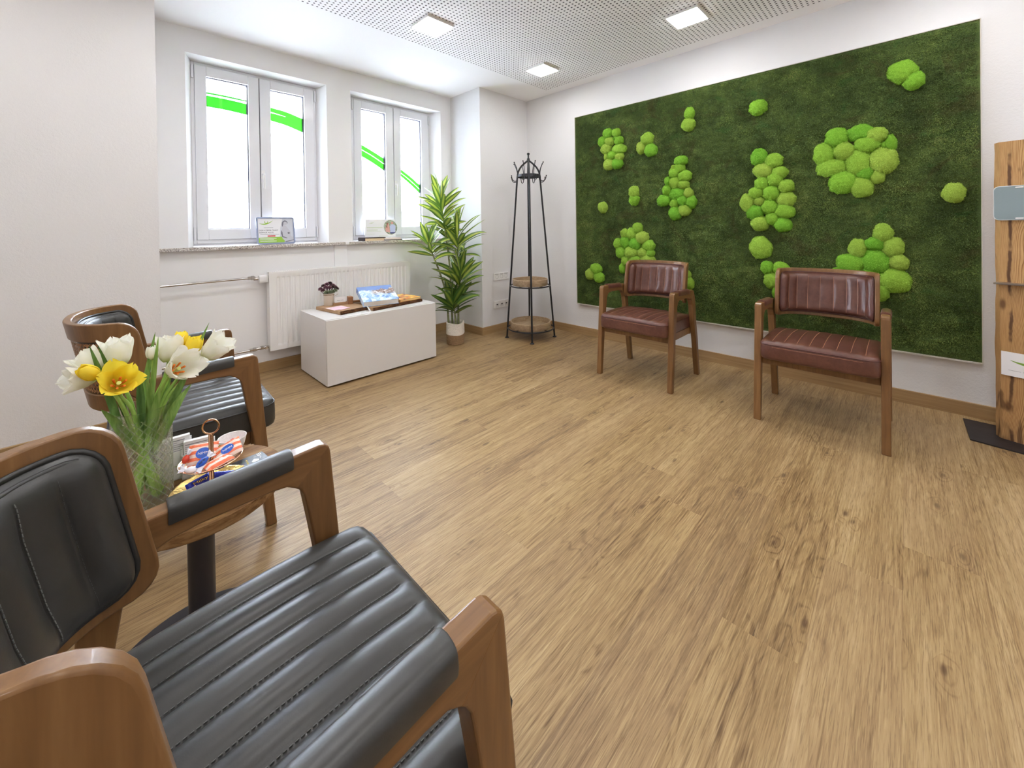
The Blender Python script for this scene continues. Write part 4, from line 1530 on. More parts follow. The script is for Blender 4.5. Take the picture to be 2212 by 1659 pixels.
def mountain_book():
    """thick hardback lying tilted on a small wooden rest"""
    t = thing('picture_book', 'thick blue hardback with a snowy mountain on its cover', 'book')
    m = NT('mountain_cover')
    tc = m.N('ShaderNodeTexCoord'); s = m.N('ShaderNodeSeparateXYZ'); m.L(tc.outputs['Object'], s.inputs[0])
    n = m.noise(tc.outputs['Object'], 22, 6, 0.65, 0.6)
    n2 = m.noise(tc.outputs['Object'], 9, 4, 0.6, 0.4)
    snow = m.ramp(n, [(0.36, lin(70, 108, 176)), (0.46, lin(150, 186, 226)), (0.56, lin(214, 226, 238)), (0.8, lin(232, 238, 244))])
    rock = m.ramp(n, [(0.35, lin(70, 44, 30)), (0.52, lin(128, 88, 62)), (0.60, lin(226, 222, 222))])
    ry = m.math('ADD', s.outputs[1], m.math('MULTIPLY', m.math('SUBTRACT', n2, 0.5), 0.16))
    sky = m.mapr(ry, 0.195, 0.205)
    rx = m.math('ADD', s.outputs[0], m.math('MULTIPLY', m.math('SUBTRACT', n, 0.5), 0.10))
    rk = m.math('MULTIPLY', m.mapr(ry, 0.10, 0.14), m.mapr(rx, 0.09, 0.13))
    c = m.mix(rk, snow, rock)
    c = m.mix(sky, c, lin(98, 128, 186))
    m.set(c, 0.45, 0, 0.35)
    pg = plain('book_pages', lin(232, 228, 220), 0.7)
    W_, D_, H_ = 0.292, 0.275, 0.046
    cv = MB().box(0, W_, 0, D_, H_ - 0.003, H_).box(0, W_, 0, D_, 0, 0.003).box(0, 0.003, 0, D_, 0.003, H_ - 0.003)
    cv.build('cover', m.m, t, smooth=False, bevel=0.0012)
    MB().box(0.004, W_ - 0.005, 0.004, D_ - 0.004, 0.0035, H_ - 0.0035).build('page_block', pg, t, smooth=False)
    rb = MB()
    path = [(0.03, 0.01, 0.004), (0.032, -0.012, 0.006), (0.036, -0.052, 0.004), (0.044, -0.068, -0.010)]
    vs = []
    for p in path: vs += [(p[0] - 0.006, p[1], p[2]), (p[0] + 0.006, p[1], p[2])]
    rb.add(vs, [(2 * i, 2 * i + 1, 2 * i + 3, 2 * i + 2) for i in range(3)])
    tag(rb.build('ribbon', plain('white_ribbon', lin(236, 234, 236), 0.6), t, solid=0.0008), 'white ribbon bookmark')
    t.rotation_mode = 'XYZ'
    t.rotation_euler = (R(19.0), R(0), R(-12.5))
    t.location = (1.468, 3.158, ZCAB + 0.0265)
    # wooden rest behind
    q = thing('book_rest', 'small carved wooden rest under the raised end of the blue book', 'book stand', (1.58, 3.395, ZCAB), R(-12))
    b = MB().box(-0.13, -0.09, -0.035, 0.035, 0.024, 0.088).box(0.09, 0.13, -0.045, 0.045, 0.024, 0.092).box(-0.09, 0.09, -0.01, 0.01, 0.03, 0.05)
    b.build('rest_block', wood('dark_rest_wood', lin(110, 72, 40), lin(146, 100, 60), lin(170, 124, 80), 'x', 50), q, smooth=False, bevel=0.006)
    MB().box(-0.16, 0.16, -0.03, 0.03, 0.0, 0.026).build('foot_bar', M['slab'], q, smooth=False, bevel=0.003)


mountain_book()


def orange_book():
    t = thing('paperback_book', 'slim book with a yellow and orange sunset cover at the right end of the cabinet', 'book', (1.785, 3.125, ZCAB + 0.0255), R(6))
    m = NT('sunset_cover')
    n = m.noise(m.coord(), 12, 4, 0.6, 0.6)
    c = m.ramp(n, [(0.35, lin(120, 56, 20)), (0.47, lin(222, 132, 40)), (0.58, lin(244, 206, 96)), (0.7, lin(236, 160, 60))])
    m.set(c, 0.25)
    MB().box(0, 0.22, 0, 0.27, 0.019, 0.021).box(0, 0.22, 0, 0.27, 0, 0.002).build('cover', m.m, t, smooth=False)
    MB().box(0.003, 0.217, 0.002, 0.268, 0.0022, 0.0188).build('page_block', plain('cream_pages', lin(226, 190, 130), 0.7), t, smooth=False)


orange_book()


def succulents():
    t = thing('succulent_pot', 'ribbed cream pot with purple and grey-green succulents on the left board', 'potted plant', (1.318, 3.475, ZCAB + 0.0275))
    pm = plain('cream_ceramic', lin(226, 216, 200), 0.35)
    prof = [(0.0, 0), (0.036, 0), (0.039, 0.004), (0.040, 0.095), (0.0415, 0.097), (0.0415, 0.101), (0.0385, 0.101), (0.037, 0.094), (0.036, 0.085), (0.0, 0.085)]
    b = MB()
    seg = 72
    vs = []; n = len(prof)
    for r_, z in prof:
        for k in range(seg):
            a = 2 * PI * k / seg
            rr = r_ * (1 + (0.018 * math.cos(a * 24) if 0.003 < z < 0.095 and r_ > 0.0375 else 0))
            vs.append((rr * math.cos(a), rr * math.sin(a), z))
    b.add(vs, [(i * seg + k, i * seg + (k + 1) % seg, (i + 1) * seg + (k + 1) % seg, (i + 1) * seg + k) for i in range(n - 1) for k in range(seg)])
    b.build('pot', pm, t)
    tw = MB().tube([(0.042 * math.cos(2 * PI * k / 40), 0.042 * math.sin(2 * PI * k / 40), 0.088 + 0.001 * math.sin(k)) for k in range(40)], 0.0016, 6, closed=True)
    tw.tube([(0.018, -0.040, 0.088), (0.030, -0.048, 0.078), (0.050, -0.044, 0.086), (0.060, -0.040, 0.094)], 0.0013, 6)
    tw.build('twine', plain('jute_twine', lin(160, 128, 88), 0.8), t)
    mats = [plain('purple_succulent', lin(132, 92, 106), 0.5, nscale=60, namp=0.4), plain('grey_green_succulent', lin(140, 150, 124), 0.5, nscale=60, namp=0.3), plain('dark_succulent', lin(92, 70, 72), 0.5, nscale=60, namp=0.4)]
    r = random.Random(4)
    heads = [(-0.052, -0.012, 0.128, 0), (-0.034, -0.036, 0.112, 1), (-0.008, -0.044, 0.112, 1), (0.018, -0.042, 0.114, 1), (0.042, -0.028, 0.118, 1), (-0.030, -0.020, 0.150, 0), (-0.004, -0.026, 0.146, 0), (0.022, -0.022, 0.148, 2), (-0.014, 0.0, 0.172, 0), (0.012, 0.004, 0.178, 2), (0.036, 0.0, 0.158, 0), (0.0, 0.03, 0.17, 0), (-0.034, 0.02, 0.16, 2), (0.035, 0.03, 0.155, 0), (0.060, -0.012, 0.130, 2), (-0.060, 0.015, 0.136, 0), (0.056, 0.016, 0.142, 0)]
    for (x, y, z, mi) in heads:
        h = MB()
        up = Vector((x * 6, y * 6 - 0.15, 0.9)).normalized()
        e1 = up.orthogonal().normalized(); e2 = up.cross(e1)
        for ring, (cnt, open_, ln) in enumerate(((5, 0.25, 0.017), (7, 0.65, 0.021), (9, 1.05, 0.024), (9, 1.5, 0.024))):
            for k in range(cnt):
                a = 2 * PI * (k + 0.5 * ring) / cnt + r.uniform(-0.2, 0.2)
                rad = e1 * math.cos(a) + e2 * math.sin(a)
                d = (up * math.cos(open_) + rad * math.sin(open_)).normalized()
                s = d.cross(rad).normalized() if d.cross(rad).length > 1e-4 else e1
                s = up.cross(rad).normalized()
                c = Vector((x, y, z))
                nrm = s.cross(d)
                w_ = ln * 0.42
                pts = [c + d * 0.002, c + d * ln * 0.55 + s * w_ + nrm * 0.002, c + d * ln - rad * 0.002 + up * 0.003, c + d * ln * 0.55 - s * w_ + nrm * 0.002, c + d * ln * 0.5 - nrm * 0.004]
                h.add(pts, [(0, 1, 4), (1, 2, 4), (2, 3, 4), (3, 0, 4), (0, 3, 2, 1)])
        h.tube([(x * 0.4, y * 0.4, 0.085), (x * 0.8, y * 0.8, 0.11), (x, y, z)], 0.003, 6)
        h.build('rosette', mats[mi], t, angle=60)


succulents()


def card_stack():
    t = thing('card_holder', 'small wooden block holding a few white cards beside the succulent pot', 'card holder', (1.395, 3.43, ZCAB + 0.0275), R(-6))
    MB().box(-0.062, 0.062, -0.020, -0.004, 0, 0.020).box(-0.062, 0.062, 0.004, 0.020, 0, 0.020).box(-0.062, 0.062, -0.004, 0.004, 0, 0.005).build('block', M['slab'], t, smooth=False, bevel=0.0015)
    c = thing('business_cards', 'white business cards standing in the wooden block', 'cards', (1.395, 3.43, ZCAB + 0.0335), R(-6))
    for k in range(3):
        b = MB().box(-0.045, 0.045, -0.002 + k * 0.0015, -0.0008 + k * 0.0015, 0, 0.058)
        b.build('card', M['plastic'], c, smooth=False)
    tx = plain('grey_print', lin(150, 140, 150), 0.8)
    MB().box(-0.028, -0.002, -0.0024, -0.0021, 0.028, 0.031).box(0.002, 0.024, -0.0024, -0.0021, 0.028, 0.031).build('print', tx, c, smooth=False)
    p = thing('note_cards', 'pink and white note cards lying on the pale wooden board', 'cards', (1.305, 3.285, ZCAB + 0.0275), R(4))
    MB().box(-0.055, 0.075, -0.075, 0.075, 0, 0.0015).build('card', plain('pale_pink_card', lin(240, 216, 224), 0.6), p, smooth=False)
    MB().obox((0.012, -0.03, 0.0024), (0.045, 0.02, 0), (-0.025, 0.055, 0), (0, 0, 0.0008)).build('card', plain('pink_card', lin(228, 190, 204), 0.6), p, smooth=False)
    MB().box(-0.04, 0.03, 0.035, 0.040, 0.0015, 0.0018).box(-0.04, 0.02, 0.022, 0.026, 0.0015, 0.0018).build('print', tx, p, smooth=False)


card_stack()


# ------------------------------------------------------------------ signs on the sills
M['print_green'] = plain('print_green', lin(150, 190, 70), 0.7)
M['print_dark'] = plain('print_dark', lin(50, 46, 60), 0.7)
M['print_red'] = plain('print_red', lin(200, 60, 50), 0.7)
M['print_grey'] = plain('print_grey', lin(150, 150, 160), 0.7)
M['paper'] = plain('white_print_paper', lin(238, 238, 242), 0.6)


def flat_poly(mb, pts, z, h=0.0003):
    """pts in the plane of a sign (x right, y up)"""
    mb.prism(pts, z, z + h, lambda p, q: (p[0], p[1], q))


def logo(mb, cx, cy, w_, z):
    """green open ring above a shallow swoosh"""
    n = 24
    top, bot = [], []
    for i in range(n + 1):
        t = i / n
        x = cx - w_ / 2 + w_ * t
        y = cy + w_ * (0.02 - 0.42 * t * (1 - t) + 0.26 * t * t)
        th = w_ * 0.045 * math.sin(PI * min(1, max(0.0, t * 0.94 + 0.03)))
        top.append((x, y + th)); bot.append((x, y - th))
    flat_poly(mb, top + bot[::-1], z)
    o, i_ = [], []
    rx = w_ * 0.12
    for k in range(n + 1):
        a = R(115 + 290 * k / n)
        th = rx * 0.34 * math.sin(PI * (0.08 + 0.84 * k / n))
        o.append((cx + (rx + th * 0.5) * math.cos(a), cy + w_ * 0.14 + (rx + th * 0.5) * math.sin(a) * 0.9))
        i_.append((cx + (rx - th * 0.9) * math.cos(a), cy + w_ * 0.14 + (rx - th * 0.9) * math.sin(a) * 0.9))
    flat_poly(mb, o + i_[::-1], z)


def poster_stand():
    t = thing('tabletop_sign', 'framed advert with a pregnant woman standing on the sill of the left window', 'sign', (1.028, 3.822, 1.0425), R(-2))
    W_, H_ = 0.288, 0.232
    tilt = R(10)
    e = part_empty('sign_panel', t); e.rotation_euler = (PI / 2 - tilt, 0, 0); e.location = (0, 0, 0.002)
    fr = MB()
    o = rrect(-W_ / 2, W_ / 2, 0, H_, 0.016, 6); i_ = rrect(-W_ / 2 + 0.012, W_ / 2 - 0.012, 0.012, H_ - 0.012, 0.008, 6)
    n = len(o)
    vs = [(p[0], p[1], q) for q in (-0.008, 0.004) for p in o] + [(p[0], p[1], q) for q in (-0.008, 0.004) for p in i_]
    fs = []
    for k in range(n):
        l = (k + 1) % n
        fs += [(k, l, n + l, n + k), (2 * n + l, 2 * n + k, 3 * n + k, 3 * n + l), (n + k, n + l, 3 * n + l, 3 * n + k), (l, k, 2 * n + k, 2 * n + l)]
    fr.add(vs, fs)
    fr.build('frame', plain('grey_blue_metal', lin(128, 136, 160), 0.3, 0.6), e, angle=50)
    bx0, bx1, by0, by1 = -W_ / 2 + 0.011, W_ / 2 - 0.011, 0.011, H_ - 0.011
    MB().box(bx0, bx1, by0, by1, -0.007, -0.001).build('poster', M['paper'], e, smooth=False)
    z = -0.0008
    b = MB(); flat_poly(b, [(bx0, by0), (0.058, by0), (0.066, 0.034), (0.060, 0.056), (0.04, 0.062), (bx0, 0.056)], z); b.build('green_band', M['print_green'], e, smooth=False)
    b = MB(); flat_poly(b, [(0.030, by0), (bx1, by0), (bx1, by1), (0.055, by1), (0.034, 0.14), (0.026, 0.06)], z - 0.0004); b.build('photo_ground', plain('print_pale_grey', lin(206, 210, 220), 0.7), e, smooth=False)
    # the printed figure: seated woman in profile, grey print
    g1 = plain('print_skin_grey', lin(196, 196, 206), 0.7); g2 = plain('print_hair_grey', lin(120, 120, 132), 0.7)
    b = MB()
    flat_poly(b, [(0.052, 0.150), (0.066, 0.160), (0.082, 0.152), (0.092, 0.132), (0.106, 0.115), (0.114, 0.095), (0.110, 0.072), (0.122, 0.056), (bx1, 0.066), (bx1, 0.018), (0.084, 0.016), (0.060, 0.028), (0.044, 0.050), (0.040, 0.10)], z, 0.0004)
    flat_poly(b, arc(0.071, 0.176, 0.0155, 0, 345, 20), z + 0.0002, 0.0004)
    b.build('printed_figure', g1, e, smooth=False)
    b = MB()
    flat_poly(b, [(0.056, 0.198), (0.072, 0.206), (0.088, 0.198), (0.094, 0.178), (0.088, 0.178), (0.084, 0.190), (0.070, 0.193), (0.060, 0.186), (0.057, 0.160), (0.050, 0.146), (0.046, 0.164), (0.048, 0.184)], z + 0.0006, 0.0003)
    flat_poly(b, [(0.040, 0.12), (0.048, 0.10), (0.050, 0.066), (0.082, 0.052), (0.082, 0.046), (0.044, 0.058), (0.036, 0.09)], z + 0.0006, 0.0003)
    flat_poly(b, arc(0.096, 0.094, 0.009, 0, 340, 10), z + 0.0006, 0.0003)
    flat_poly(b, [(0.062, 0.020), (bx1, 0.036), (bx1, 0.030), (0.07, 0.014)], z + 0.0006, 0.0003)
    b.build('printed_hair', g2, e, smooth=False)
    b = MB(); logo(b, -0.070, 0.176, 0.104, z); b.build('logo', M['print_green'], e, smooth=False)

    def at(x, y): return Matrix.Translation((x, y, z))
    lettering('DEIN KÖRPER TRÄGT', 0.0175, M['print_dark'], e, at(-0.126, 0.112), width=0.142)
    lettering('GERADE ALLES.', 0.0175, M['print_dark'], e, at(-0.126, 0.094), width=0.108)
    b = MB()
    flat_poly(b, [(-0.118, 0.083), (0.022, 0.083), (0.022, 0.0865), (-0.118, 0.0865)], z)
    flat_poly(b, [(-0.09, 0.140), (-0.02, 0.140), (-0.02, 0.1425), (-0.09, 0.1425)], z)
    b.build('print', M['print_grey'], e, smooth=False)
    b = MB(); flat_poly(b, rrect(-0.066, -0.006, 0.064, 0.075, 0.005, 4), z + 0.0003); b.build('red_tab', M['print_red'], e, smooth=False)
    b = MB()
    for yy, x1 in ((0.046, 0.0), (0.036, -0.02), (0.024, 0.0)):
        flat_poly(b, [(-0.122, yy), (x1, yy), (x1, yy + 0.004), (-0.122, yy + 0.004)], z + 0.0003)
    b.build('print', M['paper'], e, smooth=False)
    MB().obox((0, 0.056, 0.062), (0.05, 0, 0), (0, 0.020, -0.060), (0, 0.001, 0.0006)).build('prop', M['seal'], t, smooth=False)
    return t


poster_stand()


def card_sign():
    t = thing('tabletop_sign', 'white card sign with a round photo of two people on the right sill', 'sign', (1.998, 3.852, 1.0435 + 0.034), R(0))
    W_, H_ = 0.335, 0.182
    e = part_empty('sign_panel', t); e.rotation_euler = (PI / 2 - R(8), 0, 0); e.location = (0, 0, 0.0005)
    flat = MB(); flat.prism([(-W_ / 2 - 0.008, 0), (W_ / 2 - 0.008, 0), (W_ / 2, H_), (-W_ / 2 + 0.010, H_)], -0.004, 0, lambda p, q: (p[0], p[1], q))
    flat.build('card', M['paper'], e, smooth=False)
    z = 0.0002
    cx, cy, rr = 0.110, 0.098, 0.076
    b = MB(); flat_poly(b, arc(cx, cy, rr, 0, 352, 30), z); b.build('photo_disc', plain('print_foliage', lin(150, 160, 140), 0.7, nscale=60, namp=0.6), e, smooth=False)
    b = MB()
    flat_poly(b, [(cx - 0.058, cy - 0.045), (cx - 0.012, cy - 0.055), (cx - 0.014, cy + 0.012), (cx - 0.03, cy + 0.022), (cx - 0.06, cy - 0.005)], z + 0.0003)
    flat_poly(b, arc(cx - 0.030, cy + 0.030, 0.014, 0, 350, 14), z + 0.0003)
    flat_poly(b, arc(cx + 0.022, cy + 0.046, 0.0145, 0, 350, 14), z + 0.0003)
    b.build('printed_woman', plain('print_skin', lin(214, 160, 150), 0.7), e, smooth=False)
    b = MB()
    flat_poly(b, [(cx - 0.050, cy + 0.0), (cx - 0.040, cy + 0.05), (cx - 0.022, cy + 0.046), (cx - 0.035, cy + 0.02), (cx - 0.038, cy - 0.01)], z + 0.0006)
    b.build('printed_hair', plain('print_hair', lin(150, 100, 80), 0.7), e, smooth=False)
    b = MB(); flat_poly(b, [(cx - 0.008, cy - 0.050), (cx + 0.050, cy - 0.050), (cx + 0.058, cy + 0.016), (cx + 0.030, cy + 0.034), (cx + 0.005, cy + 0.030), (cx - 0.010, cy + 0.01)], z + 0.0003)
    b.build('printed_man', plain('print_shirt', lin(196, 204, 236), 0.7), e, smooth=False)
    b = MB(); flat_poly(b, [(cx - 0.008, cy - 0.066), (cx + 0.036, cy - 0.066), (cx + 0.048, cy - 0.050), (cx - 0.014, cy - 0.050)], z + 0.0004)
    b.build('printed_trousers', plain('print_jeans', lin(84, 88, 140), 0.7), e, smooth=False)
    pg = plain('print_pale_green', lin(206, 214, 190), 0.7)
    b = MB(); logo(b, -0.095, 0.142, 0.066, z); b.build('logo', pg, e, smooth=False)
    b = MB()
    for (xa, xb, y, h) in ((-0.15, 0.018, 0.092, 0.008), (-0.15, -0.036, 0.068, 0.008), (-0.15, 0.0, 0.055, 0.003), (-0.15, -0.07, 0.03, 0.003), (-0.026, 0.07, 0.006, 0.006)):
        x = xa
        while x < xb:
            flat_poly(b, [(x, y), (min(x + 0.0075, xb), y), (min(x + 0.0075, xb), y + h), (x, y + h)], z); x += 0.0095
    b.build('print', pg, e, smooth=False)
    MB().obox((0, 0.040, 0.042), (0.04, 0, 0), (0, 0.020, -0.040), (0, 0.001, 0.0006)).build('prop', M['paper'], t, smooth=False)
    # the cases it stands on
    k = thing('wooden_case', 'flat dark-edged tan case lying on the right sill under the white card sign', 'case', (1.90, 3.835, 1.0425))
    MB().box(-0.115, 0.085, -0.06, 0.08, 0.0, 0.026).build('body', plain('tan_board', lin(232, 206, 170), 0.6), k, smooth=False)
    d = MB().box(-0.118, 0.1, -0.064, 0.084, 0.026, 0.034).box(-0.120, -0.115, -0.064, 0.084, 0, 0.026)
    d.build('cover', plain('dark_brown_cover', lin(58, 44, 48), 0.5), k, smooth=False)
    k2 = thing('flat_book', 'thin pale book with dark spine lying right of the tan case on the sill', 'book', (2.085, 3.83, 1.0425))
    MB().box(-0.098, 0.085, -0.06, 0.08, 0.008, 0.026).build('page_block', plain('pale_pages', lin(238, 222, 214), 0.6), k2, smooth=False)
    MB().box(-0.099, 0.10, -0.064, 0.084, 0, 0.008).build('cover', plain('dark_brown_cover', lin(58, 44, 48), 0.5), k2, smooth=False)
    p = thing('leaflets', 'loose white leaflets lying at the right end of the window sill', 'leaflets', (2.33, 3.83, 1.0425))
    for i, (x, y, a, z_) in enumerate(((0, 0, 8, 0), (0.05, -0.02, -14, 0.001), (0.12, 0.01, 20, 0.002))):
        ca, sa = math.cos(R(a)), math.sin(R(a))
        MB().obox((x, y, z_ + 0.0006), (0.1 * ca, 0.1 * sa, 0), (-0.06 * sa, 0.06 * ca, 0), (0, 0, 0.0005)).build('leaflet', M['paper'], p, smooth=False)


card_sign()


# ------------------------------------------------------------------ sockets on the pier
def sockets(kind, z, label):
    t = thing('socket_plate', label, 'socket', (3.12, YP, z))
    w_ = 0.228
    MB().box(-w_ / 2, w_ / 2, -0.010, 0, -0.042, 0.042).build('plate', M['plastic'], t, smooth=False, bevel=0.004, seg=3)
    for k in (-1, 0, 1):
        x = k * 0.071
        if kind == 'power':
            b = MB()
            prof = [(0.0225, -0.0112), (0.0205, -0.0115), (0.0195, -0.0108), (0.0185, -0.004), (0.0, -0.004)]
            vs = []; sg = 28
            for r_, d in prof:
                for q in range(sg):
                    a = 2 * PI * q / sg
                    vs.append((x + r_ * math.cos(a), d - 0.0002, r_ * math.sin(a)))
            b.add(vs, [(i * sg + q, (i + 1) * sg + q, (i + 1) * sg + (q + 1) % sg, i * sg + (q + 1) % sg) for i in range(4) for q in range(sg)])
            b.box(x - 0.029, x + 0.029, -0.0108, -0.0099, 0.023, 0.034)
            so = b.build('socket', plain('shaded_socket_white', (0.50, 0.49, 0.48, 1), 0.35), t, angle=40)  # white plastic greyed, the shade of the recess put into its colour
            MB().ball((x - 0.0095, -0.0045, 0), 0.0026, 8, 6).ball((x + 0.0095, -0.0045, 0), 0.0026, 8, 6).build('pin_hole', M['hole'], so)
        else:
            so = MB().box(x - 0.026, x + 0.026, -0.0112, -0.0098, -0.028, 0.012).build('socket', plain('data_socket_white', (0.70, 0.69, 0.68, 1), 0.4), t, smooth=False, bevel=0.001)
            MB().box(x - 0.011, x + 0.010, -0.0125, -0.0110, -0.006, 0.006).build('port', M['hole'], so, smooth=False)
            MB().box(x - 0.028, x + 0.028, -0.0112, -0.0098, 0.016, 0.036).build('label_window', M['plastic'], t, smooth=False)


sockets('power', 0.609, 'white triple power socket on the pier, the upper of the two plates')
sockets('data', 0.301, 'white triple data socket on the pier, the lower of the two plates')
# ------------------------------------------------------------------ potted dracaena
def plant_materials():
    t = NT('dracaena_leaf')
    uv = t.N('ShaderNodeUVMap'); uv.uv_map = 'UVMap'
    s = t.N('ShaderNodeSeparateXYZ'); t.L(uv.outputs[0], s.inputs[0])
    at = t.N('ShaderNodeAttribute'); at.attribute_name = 'tone'
    a = t.N('ShaderNodeSeparateColor'); t.L(at.outputs['Color'], a.inputs[0])
    d = t.math('ABSOLUTE', t.math('SUBTRACT', s.outputs[0], 0.5))
    n = t.noise(t.coord('Object'), 50, 2)
    dd = t.math('ADD', d, t.math('MULTIPLY', t.math('SUBTRACT', n, 0.5), 0.08))
    mid = t.mapr(dd, 0.07, 0.29, 1, 0)
    green = t.mix(a.outputs[0], lin(46, 84, 34), lin(98, 134, 54))
    lime = t.mix(a.outputs[0], lin(140, 164, 62), lin(200, 210, 96))
    c = t.mix(t.math('MULTIPLY', mid, t.math('ADD', 0.25, a.outputs[0])), green, lime)
    t.set(c, 0.32, 0, 0.5)
    tr = t.N('ShaderNodeBsdfTranslucent'); t.L(c, tr.inputs[0])
    mx = t.N('ShaderNodeMixShader'); mx.inputs[0].default_value = 0.22
    t.L(t.b.outputs[0], mx.inputs[1]); t.L(tr.outputs[0], mx.inputs[2]); t.L(mx.outputs[0], t.out.inputs[0])
    s_ = NT('dracaena_stem')
    v = s_.coord('Object', (1, 1, 30))
    n = s_.noise(v, 3.0, 3, 0.6)
    s_.set(s_.ramp(n, [(0.35, lin(92, 96, 62)), (0.6, lin(140, 146, 100)), (0.75, lin(168, 164, 128))]), 0.6)
    return t.m, s_.m


M['leaf'], M['stem'] = plant_materials()


class LeafMB(MB):
    """leaf blades with a per-vertex tone attribute"""
    def __init__(self):
        super().__init__(); self.tone = []

    def leaf(self, base, d0, up, L, W, bend, tone, n=10, fold=0.22, curl=0.0, wp=0.9, peak=0.45):
        base, d, up = Vector(base), Vector(d0).normalized(), Vector(up)
        side = d.cross(up)
        if side.length < 1e-4: side = d.orthogonal()
        side.normalize()
        p = base.copy()
        vs = []; uvs = []
        m = 4
        for i in range(n + 1):
            t = i / n
            nrm = side.cross(d).normalized()
            w_ = W * (math.sin(PI * min(1, t / (2 * peak)) if t < peak else PI * (0.5 + 0.5 * (t - peak) / (1 - peak))) ** wp) * 0.5 if 0 < t < 1 else W * (0.14 if t == 0 else 0.01) * 0.5
            w_ = max(w_, W * (0.12 if t < 0.3 else 0.01))
            for k in range(m + 1):
                u = k / m
                q = (u - 0.5) * 2
                vs.append(p + side * w_ * q + nrm * abs(q) * w_ * fold + nrm * curl * w_ * q * q)
                self.tone.append(tone)
            d = (d + Vector((0, 0, -1)) * bend * L / n * (0.5 + 1.2 * t)).normalized()
            side = (side - d * side.dot(d)).normalized()
            p = p + d * (L / n)
        fs = []
        for i in range(n):
            for k in range(m):
                fs.append((i * (m + 1) + k, i * (m + 1) + k + 1, (i + 1) * (m + 1) + k + 1, (i + 1) * (m + 1) + k))
                uvs.append(((k / m, i / n), ((k + 1) / m, i / n), ((k + 1) / m, (i + 1) / n), (k / m, (i + 1) / n)))
        self.add(vs, fs, uvs)

    def build(self, name, mat, parent=None, **kw):
        o = super().build(name, mat, parent, **kw)
        ca = o.data.color_attributes.new('tone', 'FLOAT_COLOR', 'POINT')
        for i, v in enumerate(self.tone): ca.data[i].color = (v, v, v, 1)
        return o


